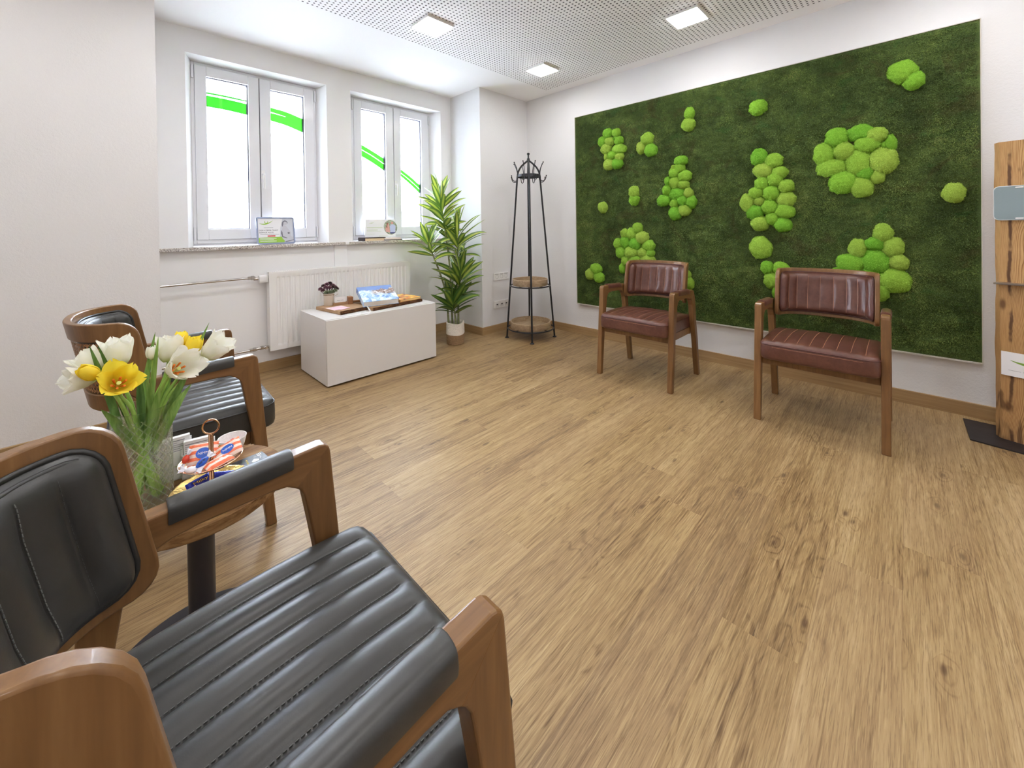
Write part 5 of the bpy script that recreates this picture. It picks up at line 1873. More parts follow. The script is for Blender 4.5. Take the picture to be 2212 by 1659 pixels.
def potted_plant():
    ox, oy = 2.467, 3.252
    t = thing('potted_dracaena', 'tall yellow-green dracaena in a white and jute rope basket', 'potted plant', (ox, oy, 0))
    # coiled rope basket
    wm, jm = plain('white_cotton_rope', lin(232, 224, 214), 0.9, nscale=150, namp=0.10), plain('jute_rope', lin(150, 120, 88), 0.9, nscale=150, namp=0.25)
    seg = 64

    def rad(a, z):
        sq = 0.006 * math.cos(4 * a + 0.6) * min(1, z / 0.2)
        return 0.0885 + 0.006 * math.sin(PI * min(1, z / 0.22)) * 0.6 + sq

    def coil(z0, z1, mat, name, close_bottom=False):
        b = MB()
        p = 0.0108
        n = int(round((z1 - z0) / p))
        vs = []; rows = 0
        for i in range(n):
            for q in range(5):
                ph = q / 5
                z = z0 + (i + ph) * p
                for k in range(seg):
                    a = 2 * PI * k / seg
                    r_ = rad(a, z) - 0.0035 * (1 - math.sin(PI * ph)) + 0.0004 * math.sin(k * 9.0 + i)
                    dz = -0.012 * (z / 0.21) * max(0, math.cos(a + 2.0)) ** 2
                    vs.append((r_ * math.cos(a), r_ * math.sin(a), z + dz))
                rows += 1
        top_out = rows - 1
        for r_off, dz in ((-0.010, 0.002), (-0.012, -0.02), (-0.012, -(z1 - z0))):
            for k in range(seg):
                a = 2 * PI * k / seg
                r_ = rad(a, z1) + r_off
                dz2 = -0.012 * (z1 / 0.21) * max(0, math.cos(a + 2.0)) ** 2
                vs.append((r_ * math.cos(a), r_ * math.sin(a), z1 + dz + dz2))
            rows += 1
        b.add(vs, [(i * seg + k, i * seg + (k + 1) % seg, (i + 1) * seg + (k + 1) % seg, (i + 1) * seg + k) for i in range(rows - 1) for k in range(seg)])
        if close_bottom: b.add([vs[k] for k in range(seg)], [tuple(range(seg - 1, -1, -1))])
        return b.build(name, mat, t, angle=180)
    tag(coil(0.002, 0.0991, jm, 'basket', True), 'jute lower part of the basket')
    tag(coil(0.0991, 0.2180, wm, 'basket', False), 'white upper part of the basket')
    MB().lathe([(0.0, 0.165), (0.080, 0.160)], 32).build('soil', plain('grey_soil', lin(96, 96, 90), 0.9, nscale=120, namp=0.5, bump=0.8, bscale=150), t)
    r = random.Random(12)
    crowns = [  # top of the stem (relative), foot, leaf count, leaf length, tone, spread along the stem
        ((-0.105, 0.078, 1.47), (-0.02, 0.02, 0.15), 36, 0.29, 0.90, 0.40),
        ((-0.200, 0.140, 0.99), (-0.055, 0.03, 0.15), 20, 0.28, 0.85, 0.14),
        ((0.030, -0.022, 1.12), (0.025, -0.02, 0.15), 30, 0.32, 0.70, 0.30),
        ((0.045, -0.040, 0.70), (0.045, 0.01, 0.15), 30, 0.32, 0.60, 0.26),
        ((-0.035, -0.010, 0.42), (-0.025, -0.045, 0.15), 22, 0.29, 0.35, 0.14)]
    for (tp, ft, n, L, tone, spread) in crowns:
        tp, ft = Vector(tp), Vector(ft)
        mid = (tp + ft) / 2 + Vector((-(tp.x - ft.x) * 0.30, -(tp.y - ft.y) * 0.30, -0.02))
        path = spline([ft, mid, tp], 14)
        s = MB()
        path2 = path + [tp + (tp - path[-2]).normalized() * 0.03]
        rr = [0.0105 - 0.0035 * i / len(path2) + 0.0006 * (i % 2) for i in range(len(path2))]
        so = s.build('stem', M['stem'], t) if False else MB().tube(path2, rr, 8).build('stem', M['stem'], t)
        ax = (path[-1] - path[-4]).normalized()
        lv = LeafMB()
        total = (tp - ft).length
        for i in range(n):
            q = i / (n - 1)
            along = tp + ax * 0.02 - ax * spread * (1 - q)
            # follow the stem line for long crowns
            if spread > 0.2:
                best = min(path, key=lambda c: abs(c.z - along.z)); along = Vector((best.x, best.y, along.z)) if along.z < tp.z else along
            a = i * 2.39996 + r.uniform(-0.3, 0.3)
            el = 0.32 + 0.75 * q + r.uniform(-0.15, 0.15)
            if q > 0.85: el += 0.22
            out = Vector((math.cos(a), math.sin(a), 0))
            d = out * math.cos(el) + Vector((0, 0, 1)) * math.sin(el)
            ll = L * (0.68 + 0.45 * math.sin(PI * (0.12 + 0.72 * q))) * r.uniform(0.8, 1.05)
            # leaves stay clear of the wall, the sill and the pier behind
            tipx, tipy = ox + along.x + d.x * ll, oy + along.y + d.y * ll
            lim_x, lim_y = 2.80, 3.70
            tz = along.z + d.z * ll * 0.7
            if tz > 0.95 or along.z > 1.0: lim_y = 3.76
            fac = 1.0
            if tipx > lim_x: fac = min(fac, max(0.35, (lim_x - ox - along.x) / (d.x * ll)))
            if tipy > lim_y: fac = min(fac, max(0.35, (lim_y - oy - along.y) / (d.y * ll)))
            ll *= fac
            lv.leaf(along, d, (Vector((0, 0, 1)) + Vector((-math.sin(a), math.cos(a), 0)) * r.uniform(-1.1, 1.1)).normalized(), ll, 0.060 * r.uniform(0.85, 1.15) * (0.8 + 0.2 * fac), r.uniform(0.6, 2.6) * (1.15 - 0.5 * q), min(1, max(0, tone + r.uniform(-0.28, 0.22))), n=11, fold=0.28, wp=0.75, peak=0.42)
        lv.build('foliage', M['leaf'], t, angle=180)
    return t


potted_plant()


# ------------------------------------------------------------------ coat rack
def coat_rack():
    t = thing('coat_rack', 'tall black iron coat rack with two round wooden trays in the corner', 'coat rack', (3.126, 2.825, 0))
    zr = 1.690
    for k in range(4):
        a = R(45 + 90 * k)
        c, s = math.cos(a), math.sin(a)
        pts = [(0.250 * c, 0.250 * s, 0.004), (0.118 * c, 0.118 * s, zr)]
        dome = [(0.118, zr), (0.108, zr + 0.045), (0.080, zr + 0.095), (0.040, zr + 0.135), (0.010, zr + 0.160), (0.004, zr + 0.185)]
        path = [pts[0]] + [(p[0] * c, p[0] * s, p[1]) for p in [(d.x, d.z) for d in spline([(q[0], 0, q[1]) for q in dome], 6)]]
        MB().tube(path, 0.0095, 10).build('leg', M['iron'], t)
        MB().lathe([(0, 0), (0.020, 0), (0.022, 0.004), (0.017, 0.010), (0.010, 0.013), (0.0, 0.013)], 18, (0.250 * c, 0.250 * s, 0)).build('foot', M['iron'], t)
    MB().lathe([(0.117, zr - 0.014), (0.123, zr - 0.014), (0.123, zr + 0.014), (0.117, zr + 0.014), (0.117, zr - 0.014)], 56).build('hoop', M['iron'], t, angle=30)
    MB().lathe([(0.007, zr + 0.165), (0.008, zr + 0.205), (0.007, zr + 0.215), (0.013, zr + 0.224), (0.0155, zr + 0.232), (0.012, zr + 0.242), (0.0, zr + 0.247)], 20).build('finial', M['iron'], t)
    for z, rr, tr in ((0.545, 0.2065, 0.183), (0.105, 0.2395, 0.212)):
        ring = [(rr * math.cos(2 * PI * i / 64), rr * math.sin(2 * PI * i / 64), z) for i in range(64)]
        h = MB().tube(ring, 0.007, 8, closed=True)
        inner = tr - 0.02
        for q in range(2):
            h.tube([(-rr * math.cos(q * PI / 2), -rr * math.sin(q * PI / 2), z - 0.002), (rr * math.cos(q * PI / 2), rr * math.sin(q * PI / 2), z - 0.002)], 0.004, 6)
        h.build('hoop', M['iron'], t)
        wd = wood('washed_mango_wood_%d' % int(tr * 1000), lin(132, 108, 84), lin(170, 146, 116), lin(196, 174, 144), 'x', 55, 0.6, 7, 0.6, 0, 0.15, 0.1)
        zb = z + 0.006
        tray = MB().lathe([(0, zb), (tr - 0.002, zb), (tr, zb + 0.003), (tr + 0.001, zb + 0.062), (tr - 0.002, zb + 0.066), (tr - 0.010, zb + 0.066), (tr - 0.013, zb + 0.063), (tr - 0.013, zb + 0.014), (0, zb + 0.014)], 64)
        tray.build('tray', wd, t, angle=35)
    for k in range(8):
        a = R(22.5 + 45 * k)
        c, s = math.cos(a), math.sin(a)

        def P(r_, z): return (r_ * c, r_ * s, z)
        up = [(0.124, zr - 0.030), (0.125, zr), (0.128, zr + 0.045), (0.138, zr + 0.085), (0.156, zr + 0.125), (0.162, zr + 0.136)]
        dn = [(0.124, zr + 0.01), (0.124, zr - 0.020), (0.134, zr - 0.048), (0.158, zr - 0.058), (0.182, zr - 0.044), (0.192, zr - 0.012), (0.194, zr - 0.004)]
        h = MB()
        for pth in (up, dn):
            pp = [P(q.x, q.z) for q in spline([(q[0], 0, q[1]) for q in pth], 5)]
            h.tube(pp, 0.0040, 7)
            h.ball(pp[-1], 0.0068, 10, 7)
        h.ball(P(0.1245, zr), 0.006, 8, 6)
        h.build('hook', M['iron'], t)
    return t


coat_rack()


# ------------------------------------------------------------------ timber display post at the right edge
def old_timber():
    t = NT('weathered_old_timber')
    v = t.coord('Object', (1, 1, 0.09))
    warp = t.noise(t.coord('Object', (1, 1, 0.14)), 7.0, 2, 0.5, 0.5)
    v2 = t.coord('Object', (1, 1, 1))
    s = t.N('ShaderNodeSeparateXYZ'); t.L(v2, s.inputs[0])
    # growth rings cut lengthwise, with pulled-in loops around knots
    vo = t.N('ShaderNodeTexVoronoi'); vo.voronoi_dimensions = '2D'; vo.inputs['Scale'].default_value = 1.0
    cb = t.N('ShaderNodeCombineXYZ')
    t.L(t.math('MULTIPLY', s.outputs[0], 6.5), cb.inputs[0]); t.L(t.math('MULTIPLY', s.outputs[2], 2.6), cb.inputs[1])
    t.L(cb.outputs[0], vo.inputs['Vector'])
    halo = t.mapr(vo.outputs['Distance'], 0.0, 0.42, 1, 0)
    xw = t.math('ADD', s.outputs[0], t.math('MULTIPLY', t.math('SUBTRACT', warp, 0.5), 0.05))
    zw = t.math('MULTIPLY', t.math('SINE', t.math('MULTIPLY', s.outputs[2], 5.2)), 3.4)
    zn = t.math('MULTIPLY', t.noise(t.coord('Object', (1, 1, 0.5)), 6.0, 3, 0.55), 3.0)
    F = t.math('ADD', t.math('MULTIPLY', t.math('MULTIPLY', xw, xw), 1700.0), t.math('ADD', t.math('ADD', zw, zn), t.math('MULTIPLY', halo, 2.0)))
    ring = t.math('FRACT', F)
    saw = t.mapr(ring, 0.45, 0.98)
    fib = t.noise(v, 160, 3, 0.6)
    m = t.math('ADD', t.math('MULTIPLY', saw, 0.45), t.math('MULTIPLY', fib, 0.50))
    c = t.ramp(m, [(0.12, lin(196, 158, 108)), (0.45, lin(176, 134, 86)), (0.70, lin(140, 98, 58)), (0.92, lin(100, 64, 36))])
    kn = t.mapr(vo.outputs['Distance'], 0.03, 0.11, 1, 0)
    c = t.mix(t.math('MULTIPLY', kn, 0.8), c, lin(82, 50, 28))
    big = t.noise(t.coord('Object', (1, 1, 0.15)), 16.0, 3, 0.6, 0.5)
    c = t.mix(t.mapr(big, 0.57, 0.63, 0, 0.7), c, lin(66, 38, 26))
    ex = t.math('ABSOLUTE', t.math('ADD', s.outputs[0], t.math('ADD', 0.082, t.math('MULTIPLY', t.math('SUBTRACT', t.noise(t.coord('Object', (0.2, 0.2, 1)), 4.0, 4, 0.6), 0.5), 0.04))))
    gate = t.mapr(t.noise(t.coord('Object', (1, 1, 0.6)), 9.0, 3, 0.6), 0.38, 0.50)
    c = t.mix(t.math('MULTIPLY', t.mapr(ex, 0.003, 0.009, 0.85, 0), gate), c, lin(70, 42, 32))
    t.set(c, 0.6, 0, 0.3)
    t.bump(t.math('ADD', saw, fib), 0.2, 0.0015)
    return t.m


def timber_post():
    M['timber'] = old_timber()
    ang = math.atan2(-0.30, 0.954)      # front faces the room
    t = thing('display_post', 'upright old timber post on a black steel plate at the right edge', 'display stand', (3.300, -0.465, 0), 0)
    # local frame of the post: x along its width (to the right), y into the room
    e = part_empty('post_body', t)
    wx = Vector((-0.30, -0.954, 0)).normalized()
    ny = Vector((-0.954, 0.30, 0)).normalized()
    e.matrix_local = Matrix(((wx.x, ny.x, 0, 0), (wx.y, ny.y, 0, 0), (0, 0, 1, 0), (0, 0, 0, 1)))
    hw, th = 0.120, 0.052
    n = 60
    b = MB()
    prof = []
    vs = []
    rings = 0
    for i in range(n + 1):
        z = 0.008 + 1.560 * i / n
        w1 = 0.006 * mnoise.fractal(Vector((0, 3.0, z * 3.2)), 1, 2, 4)
        w2 = 0.006 * mnoise.fractal(Vector((5, 3.0, z * 3.2)), 1, 2, 4)
        q = 0.010 * mnoise.fractal(Vector((9, 1.0, z * 4.0)), 1, 2, 4)
        pts = [(-hw - 0.024 + w1, -th / 2), (-hw - 0.020 + w1, -0.004), (-hw - 0.006 + w1 + q * 0.4, th / 2 - 0.012), (-hw + 0.004 + q, th / 2), (-0.03, th / 2), (0.03, th / 2), (hw - 0.004 + q, th / 2), (hw + 0.008 + w2, th / 2 - 0.012), (hw + 0.020 + w2, -th / 2)]
        vs += [(p[0], p[1], z) for p in pts]
        m = len(pts)
    fs = [(i * m + k, (i + 1) * m + k, (i + 1) * m + (k + 1) % m, i * m + (k + 1) % m) for i in range(n) for k in range(m)]
    fs += [tuple(range(m)), tuple(n * m + k for k in range(m - 1, -1, -1))]
    b.add(vs, fs)
    b.build('timber', M['timber'], e, angle=30)
    # steel base in room axes
    B = [(3.500, -0.224), (3.188, -0.229), (3.130, -0.700), (3.480, -0.700)]
    MB().prism([(p[0] - 3.300, p[1] + 0.465) for p in B], 0.0, 0.008, lambda p, q: (p[0], p[1], q)).build('base_plate', plain('black_steel_plate', lin(52, 48, 50), 0.42, 0.4, nscale=20, namp=0.2), t, smooth=False, bevel=0.001)
    f = th / 2
    # glass-fronted panel
    o = rrect(-0.135, 0.138, 1.158, 1.336, 0.022, 6)
    MB().prism(o, f + 0.012, f + 0.017, lambda p, q: (p[0], q, p[1])).build('display_panel', plain('white_panel_edge', lin(220, 224, 226), 0.2), e, smooth=False)
    o2 = rrect(-0.132, 0.135, 1.161, 1.333, 0.020, 6)
    gl = MB().prism(o2, f + 0.017, f + 0.0195, lambda p, q: (p[0], q, p[1])).build('glass_front', plain('grey_green_glass', lin(132, 146, 150), 0.12, 0, 0.6), e, smooth=False)
    c = MB()
    for z in (1.168, 1.326):
        c.prism([(-0.058, z - 0.003), (-0.036, z - 0.003), (-0.032, z), (-0.036, z + 0.003), (-0.058, z + 0.003), (-0.062, z)], f + 0.0192, f + 0.021, lambda p, q: (p[0], q, p[1]))
    c.build('clip', M['plastic'], e, smooth=False)
    MB().box(-0.05, 0.05, f - 0.004, f + 0.013, 1.20, 1.30).build('panel_mount', M['iron'], e, smooth=False)
    # narrow ledge
    MB().box(-0.128, 0.128, -0.01 + f, f + 0.060, 0.826, 0.834).build('ledge', plain('brushed_steel_ledge', lin(150, 142, 136), 0.3, 0.9), e, smooth=False, bevel=0.001)
    # white name plate
    MB().box(-0.112, 0.130, f + 0.008, f + 0.013, 0.350, 0.473).build('name_plate', M['paper'], e, smooth=False)
    MB().box(-0.08, 0.08, f - 0.004, f + 0.0085, 0.38, 0.44).build('plate_mount', M['iron'], e, smooth=False)
    mw = Matrix(((1, 0, 0, 0), (0, 0, 1, f + 0.0134), (0, 1, 0, 0), (0, 0, 0, 1)))

    g = part_empty('printed_mark', e)
    b = MB(); logo(b, 0.012, 0.428, 0.185, 0.0)
    pg = plain('print_leaf_green', lin(122, 158, 60), 0.6)
    lo = b.build('logo', pg, e, smooth=False)
    lo.data.transform(mw)
    bpy.data.objects.remove(g)
    lettering('Regulation Heilbronn', 0.0135, pg, e, mw @ Matrix.Translation((-0.038, 0.3865, 0)), width=0.135)
    b = MB()
    for xa, xb in ((-0.088, -0.046), (-0.040, -0.004), (0.002, 0.036)):
        b.prism([(xa, 0.3790), (xb, 0.3790), (xb, 0.3805), (xa, 0.3805)], f + 0.0131, f + 0.0134, lambda p, q: (p[0], q, p[1]))
    b.build('print', M['print_grey'], e, smooth=False)
    return t


timber_post()


# ------------------------------------------------------------------ side table
TX, TY, TZ = 0.172, 1.372, 0.475


def side_table():
    t = thing('side_table', 'small round wooden table on a black column between the black armchairs', 'side table', (TX, TY, 0))
    tw = NT('rustic_oak_top')
    v = tw.coord('Object', (0.12, 1, 1), (0, 0, R(35)))
    a = tw.noise(v, 95, 4, 0.7, 0.3); b_ = tw.noise(v, 16, 3, 0.6, 0.8)
    c = tw.ramp(tw.math('ADD', tw.math('MULTIPLY', a, 0.55), tw.math('MULTIPLY', b_, 0.45)), [(0.3, lin(72, 48, 28)), (0.44, lin(116, 83, 50)), (0.56, lin(150, 116, 76)), (0.7, lin(174, 142, 100))])
    tw.set(c, 0.65, 0, 0.2)
    tw.bump(a, 0.25, 0.002)
    MB().lathe([(0, TZ - 0.034), (0.194, TZ - 0.034), (0.198, TZ - 0.030), (0.199, TZ - 0.004), (0.196, TZ), (0, TZ)], 96).build('tabletop', tw.m, t, angle=30)
    bk = plain('black_powder_coat', lin(44, 44, 52), 0.42, 0.2)
    MB().lathe([(0.030, 0.012), (0.030, TZ - 0.036)], 32).build('column', bk, t)
    MB().lathe([(0.0, 0), (0.212, 0), (0.214, 0.003), (0.213, 0.008), (0.208, 0.010), (0.036, 0.012), (0.033, 0.018), (0.0, 0.018)], 72).build('base', bk, t, angle=30)
    MB().lathe([(0.0, TZ - 0.040), (0.085, TZ - 0.040), (0.085, TZ - 0.0345), (0.0, TZ - 0.0345)], 32).build('mounting_plate', bk, t, angle=30)


side_table()

# ------------------------------------------------------------------ cut-glass vase
VX, VY, VR, VH = 0.060, 1.385, 0.0585, 0.243
VASE_FLOOR = TZ + 0.014


def cut_glass(share, glint=0.0):
    t = NT('glint_cut_glass' if glint else 'clear_cut_glass')
    g = t.N('ShaderNodeBsdfGlass'); g.inputs['IOR'].default_value = 1.45; g.inputs['Roughness'].default_value = 0.0
    g.inputs[0].default_value = (0.985, 0.995, 0.985, 1)
    tr = t.N('ShaderNodeBsdfTransparent'); tr.inputs[0].default_value = (0.96, 0.98, 0.97, 1)
    mx = t.N('ShaderNodeMixShader'); mx.inputs[0].default_value = share
    t.L(tr.outputs[0], mx.inputs[1]); t.L(g.outputs[0], mx.inputs[2])
    if glint:
        df = t.N('ShaderNodeBsdfDiffuse'); df.inputs[0].default_value = (0.9, 0.92, 0.9, 1)  # white mixed in to imitate the bright refraction lines along the cuts
        m2 = t.N('ShaderNodeMixShader'); m2.inputs[0].default_value = glint
        t.L(mx.outputs[0], m2.inputs[1]); t.L(df.outputs[0], m2.inputs[2]); t.L(m2.outputs[0], t.out.inputs[0])
    else:
        t.L(mx.outputs[0], t.out.inputs[0])
    return t.m


def vase():
    t = thing('glass_vase', 'clear cut-glass cylinder vase with diamond pattern holding the tulips', 'vase', (VX, VY, TZ + 0.0005))
    b = MB()
    NA, NZ = 480, 260
    nd = 22
    wall = 0.0055

    def outer(u, v):
        a = 2 * PI * u; z = VH * v
        pitch = 2 * PI * VR / nd
        s1 = (u * nd + z / (pitch * 1.25)) % 1.0
        s2 = (u * nd - z / (pitch * 1.25)) % 1.0
        d = min(min(s1, 1 - s1), min(s2, 1 - s2))
        cut = 0.0022 * max(0.0, 1 - d / 0.10)
        if z > VH - 0.018 or z < 0.006: cut = 0
        r_ = VR - cut
        if z < 0.004: r_ -= 0.002 * (1 - z / 0.004)
        return (r_ * math.cos(a), r_ * math.sin(a), z)
    b.grid(outer, NA, NZ, cu=True)
    prof = [(VR, VH), (VR - wall * 0.5, VH + 0.0012), (VR - wall, VH), (VR - wall, 0.018), (VR - wall - 0.004, 0.0135), (0.0, 0.0130)]
    seg = NA
    vs = []
    for r_, z in prof:
        for k in range(seg):
            a = 2 * PI * k / seg
            vs.append((r_ * math.cos(a), r_ * math.sin(a), z))
    b.add(vs, [(i * seg + k, i * seg + (k + 1) % seg, (i + 1) * seg + (k + 1) % seg, (i + 1) * seg + k) for i in range(len(prof) - 1) for k in range(seg)])
    b.add([((VR - 0.002) * math.cos(2 * PI * k / seg), (VR - 0.002) * math.sin(2 * PI * k / seg), 0.0) for k in range(seg)], [tuple(range(seg - 1, -1, -1))])
    o = b.build('body', [cut_glass(0.35), cut_glass(0.7, 0.07)], t, angle=14)
    for p in o.data.polygons:
        c = p.center
        if 0.006 < c.z < VH - 0.018 and VR - 0.0021 < math.hypot(c.x, c.y) < VR - 0.0003: p.material_index = 1


vase()


# ------------------------------------------------------------------ tulips
def petal_mat(name, tip, base, blush):
    t = NT(name)
    uv = t.N('ShaderNodeUVMap'); uv.uv_map = 'UVMap'
    s = t.N('ShaderNodeSeparateXYZ'); t.L(uv.outputs[0], s.inputs[0])
    n = t.noise(t.coord('Object', (1, 1, 1)), 90, 3)
    c = t.mix(t.mapr(s.outputs[1], 0.0, 0.42, 1, 0), tip, base)
    d = t.math('ABSOLUTE', t.math('SUBTRACT', s.outputs[0], 0.5))
    c = t.mix(t.math('MULTIPLY', t.mapr(d, 0.0, 0.16, 0.55, 0), t.mapr(s.outputs[1], 0.3, 0.8, 1, 0)), c, blush)
    c = t.mix(t.math('MULTIPLY', t.mapr(n, 0.3, 0.7), 0.10), c, base)
    t.set(c, 0.45, 0, 0.35)
    tr = t.N('ShaderNodeBsdfTranslucent'); t.L(c, tr.inputs[0])
    mx = t.N('ShaderNodeMixShader'); mx.inputs[0].default_value = 0.38
    t.L(t.b.outputs[0], mx.inputs[1]); t.L(tr.outputs[0], mx.inputs[2]); t.L(mx.outputs[0], t.out.inputs[0])
    return t.m


M['petal_white'] = petal_mat('white_tulip_petal', lin(250, 250, 242), lin(216, 224, 166), lin(242, 243, 220))
M['petal_yellow'] = petal_mat('yellow_tulip_petal', lin(250, 228, 70), lin(214, 206, 70), lin(248, 210, 44))
M['tulip_stem'] = plain('tulip_stem_green', lin(156, 192, 92), 0.45, nscale=40, namp=0.15)


def tulip_leaf_mat():
    t = NT('tulip_leaf_green')
    n = t.noise(t.coord('Object', (1, 1, 0.15)), 120, 3)
    at = t.N('ShaderNodeAttribute'); at.attribute_name = 'tone'
    s = t.N('ShaderNodeSeparateColor'); t.L(at.outputs['Color'], s.inputs[0])
    a = t.mix(s.outputs[0], lin(62, 98, 44), lin(128, 166, 78))
    b = t.mix(s.outputs[0], lin(84, 124, 60), lin(160, 192, 104))
    c = t.mix(t.mapr(n, 0.35, 0.65), a, b)
    t.set(c, 0.42, 0, 0.4)
    tr = t.N('ShaderNodeBsdfTranslucent'); t.L(c, tr.inputs[0])
    mx = t.N('ShaderNodeMixShader'); mx.inputs[0].default_value = 0.25
    t.L(t.b.outputs[0], mx.inputs[1]); t.L(tr.outputs[0], mx.inputs[2]); t.L(mx.outputs[0], t.out.inputs[0])
    return t.m


M['tulip_leaf'] = tulip_leaf_mat()
M['stamen'] = plain('orange_stamen', lin(224, 120, 30), 0.6)
M['pistil'] = plain('pale_green_pistil', lin(206, 214, 120), 0.5)


def tulip(label, colr, head, axis, size, openness, foot, seed, leaves=(), frill=0.0):
    """head: centre of the flower; axis: direction it faces; size: petal length; openness 0 bud .. 1 wide"""
    r = random.Random(seed)
    head, axis = Vector(head), Vector(axis).normalized()
    base = head - axis * size * (0.48 - 0.12 * openness)
    foot = Vector(foot)
    t = thing('tulip', label, 'tulip', foot, 0, 'tulips in the glass vase')
    # stem: through the vase mouth
    bdir = axis
    rim = Vector((VX, VY, TZ + VH)) + (Vector((base.x - VX, base.y - VY, 0)) * 0.40)
    lim = VR - 0.013
    off = Vector((rim.x - VX, rim.y - VY, 0))
    if off.length > lim: off = off.normalized() * lim; rim = Vector((VX + off.x, VY + off.y, TZ + VH))
    pth = spline([foot, (foot * 0.5 + rim * 0.5), rim, rim * 0.35 + base * 0.65 - axis * 0.012, base], 9)
    # keep the stem inside the glass
    P = []
    for p in pth:
        if p.z < TZ + VH + 0.004:
            o = Vector((p.x - VX, p.y - VY, 0))
            if o.length > lim: o = o.normalized() * lim
            p = Vector((VX + o.x, VY + o.y, max(p.z, foot.z)))
        P.append(p)
    st = MB().tube([p - foot for p in P], [0.0048 - 0.0010 * i / len(P) for i in range(len(P))], 10)
    so = st.build('stem', M['tulip_stem'], t)
    e1 = axis.orthogonal().normalized(); e2 = axis.cross(e1)
    b0 = base - foot
    for k in range(6):
        inner = k % 2
        a0 = 2 * PI * k / 6 + r.uniform(-0.12, 0.12)
        L = size * (1.12 if not inner else 1.05) * r.uniform(0.95, 1.05)
        W_ = size * (0.78 if not inner else 0.70) * (0.90 + 0.25 * openness)
        phi0 = 1.15 - 0.1 * inner
        phi1 = -0.62 + openness * 1.75 + r.uniform(-0.10, 0.16) * (0.3 + openness)
        b = MB()
        NV, NU = 18, 14
        prof = []
        rr_, hh_ = 0.0020 + (0.0 if inner else 0.0008), 0.0
        for i in range(NV + 1):
            v = i / NV
            prof.append((rr_, hh_))
            w_ = min(1.0, v / 0.45)
            phi = phi0 * (1 - w_) + (0.02 + 0.35 * openness) * w_ if v < 0.45 else (0.02 + 0.35 * openness) + (phi1 - 0.02 - 0.35 * openness) * ((v - 0.45) / 0.55)
            rr_ += math.sin(phi) * L / NV; hh_ += math.cos(phi) * L / NV
        ph = r.uniform(0, 6)

        def pt(u, v):
            i = min(NV, int(round(v * NV)))
            r_, h_ = prof[i]
            q = (u - 0.5) * 2
            wv = W_ * 0.5 * max(0.05, (math.sin(PI * min(1.0, (0.10 + 0.66 * v))) ** 0.70))
            if v > 0.72: wv *= max(0.10, math.sqrt(max(0.0, 1 - ((v - 0.72) / 0.285) ** 2.4)))
            fr = 0.5 * frill * size * (v ** 2) * math.sin(q * 5.2 + ph + v * 3)
            x = q * wv
            cur = max(abs(r_), 0.42 * size * (0.7 + 0.5 * openness))
            ang = x / cur
            rad = r_ - (1 - math.cos(ang)) * cur * 0.95 + fr * 0.6
            tan = math.sin(ang) * cur
            h = h_ + fr * 0.5 - abs(q) ** 2 * 0.04 * size * v
            o = e1 * math.cos(a0) + e2 * math.sin(a0)
            s_ = -e1 * math.sin(a0) + e2 * math.cos(a0)
            return b0 + axis * h + o * rad + s_ * tan
        b.grid(pt, NU, NV, uv=True)
        b.build('petal', M['petal_' + colr], t, angle=180)
    if openness > 0.35:
        MB().tube([b0 + axis * 0.002, b0 + axis * size * 0.30, b0 + axis * size * 0.36], [0.0030, 0.0034, 0.0046], 8).build('pistil', M['pistil'], t)
        for k in range(6):
            a = 2 * PI * k / 6 + 0.4
            o = e1 * math.cos(a) + e2 * math.sin(a)
            s_ = MB().tube([b0 + axis * 0.002 + o * 0.002, b0 + axis * size * 0.20 + o * size * 0.13], 0.0009, 5)
            s_.tube([b0 + axis * size * 0.19 + o * size * 0.125, b0 + axis * size * 0.37 + o * size * 0.20], [0.0022, 0.0026], 6)
            s_.build('stamen', M['stamen'], t)
    for (start, tip, w_, bend, tone) in leaves:
        start, tip = Vector(start), Vector(tip)
        lv = LeafMB()
        d = (tip - start)
        L = d.length * 1.06
        d = (d.normalized() + Vector((0, 0, 0.5 * bend * L))).normalized()
        lv.leaf(start - foot, d, Vector((-0.2, -1, 0.1)), L, w_, bend, tone, n=16, fold=0.35, wp=0.7, peak=0.38)
        lv.build('leaf', M['tulip_leaf'], t, angle=180)
    return t


fz = VASE_FLOOR + 0.003
tulip('wide open yellow tulip facing the viewer, front of the bouquet', 'yellow', (0.019, 1.330, 0.806), (0.12, -0.72, 0.52), 0.066, 0.72, (0.085, 1.405, fz), 1,
      [((0.045, 1.360, 0.62), (-0.007, 1.345, 0.742), 0.021, 4.5, 0.55), ((0.06, 1.37, 0.66), (0.056, 1.375, 0.808), 0.017, 0.6, 0.1)], 0.16)
tulip('closed yellow tulip bud at the left of the bouquet', 'yellow', (-0.030, 1.346, 0.838), (-0.62, -0.15, 0.62), 0.045, 0.02, (0.095, 1.385, fz), 2,
      [((0.03, 1.372, 0.64), (-0.026, 1.380, 0.880), 0.016, 0.8, 0.2)])
tulip('white tulip hanging out to the far left of the bouquet', 'white', (-0.042, 1.378, 0.820), (-0.90, -0.22, 0.10), 0.060, 0.50, (0.090, 1.365, fz), 3, [], 0.12)
tulip('white tulip behind the yellow bud', 'white', (-0.030, 1.410, 0.846), (-0.45, 0.1, 0.8), 0.064, 0.42, (0.080, 1.36, fz), 4,
      [((0.04, 1.39, 0.66), (-0.012, 1.382, 0.880), 0.013, 1.4, 0.1)], 0.14)
tulip('large white tulip cup, topmost on the left half of the bouquet', 'white', (0.018, 1.416, 0.856), (-0.02, 0.02, 1), 0.072, 0.40, (0.070, 1.42, fz), 5,
      [((0.05, 1.40, 0.64), (0.086, 1.384, 0.888), 0.014, 0.9, 0.6)], 0.16)
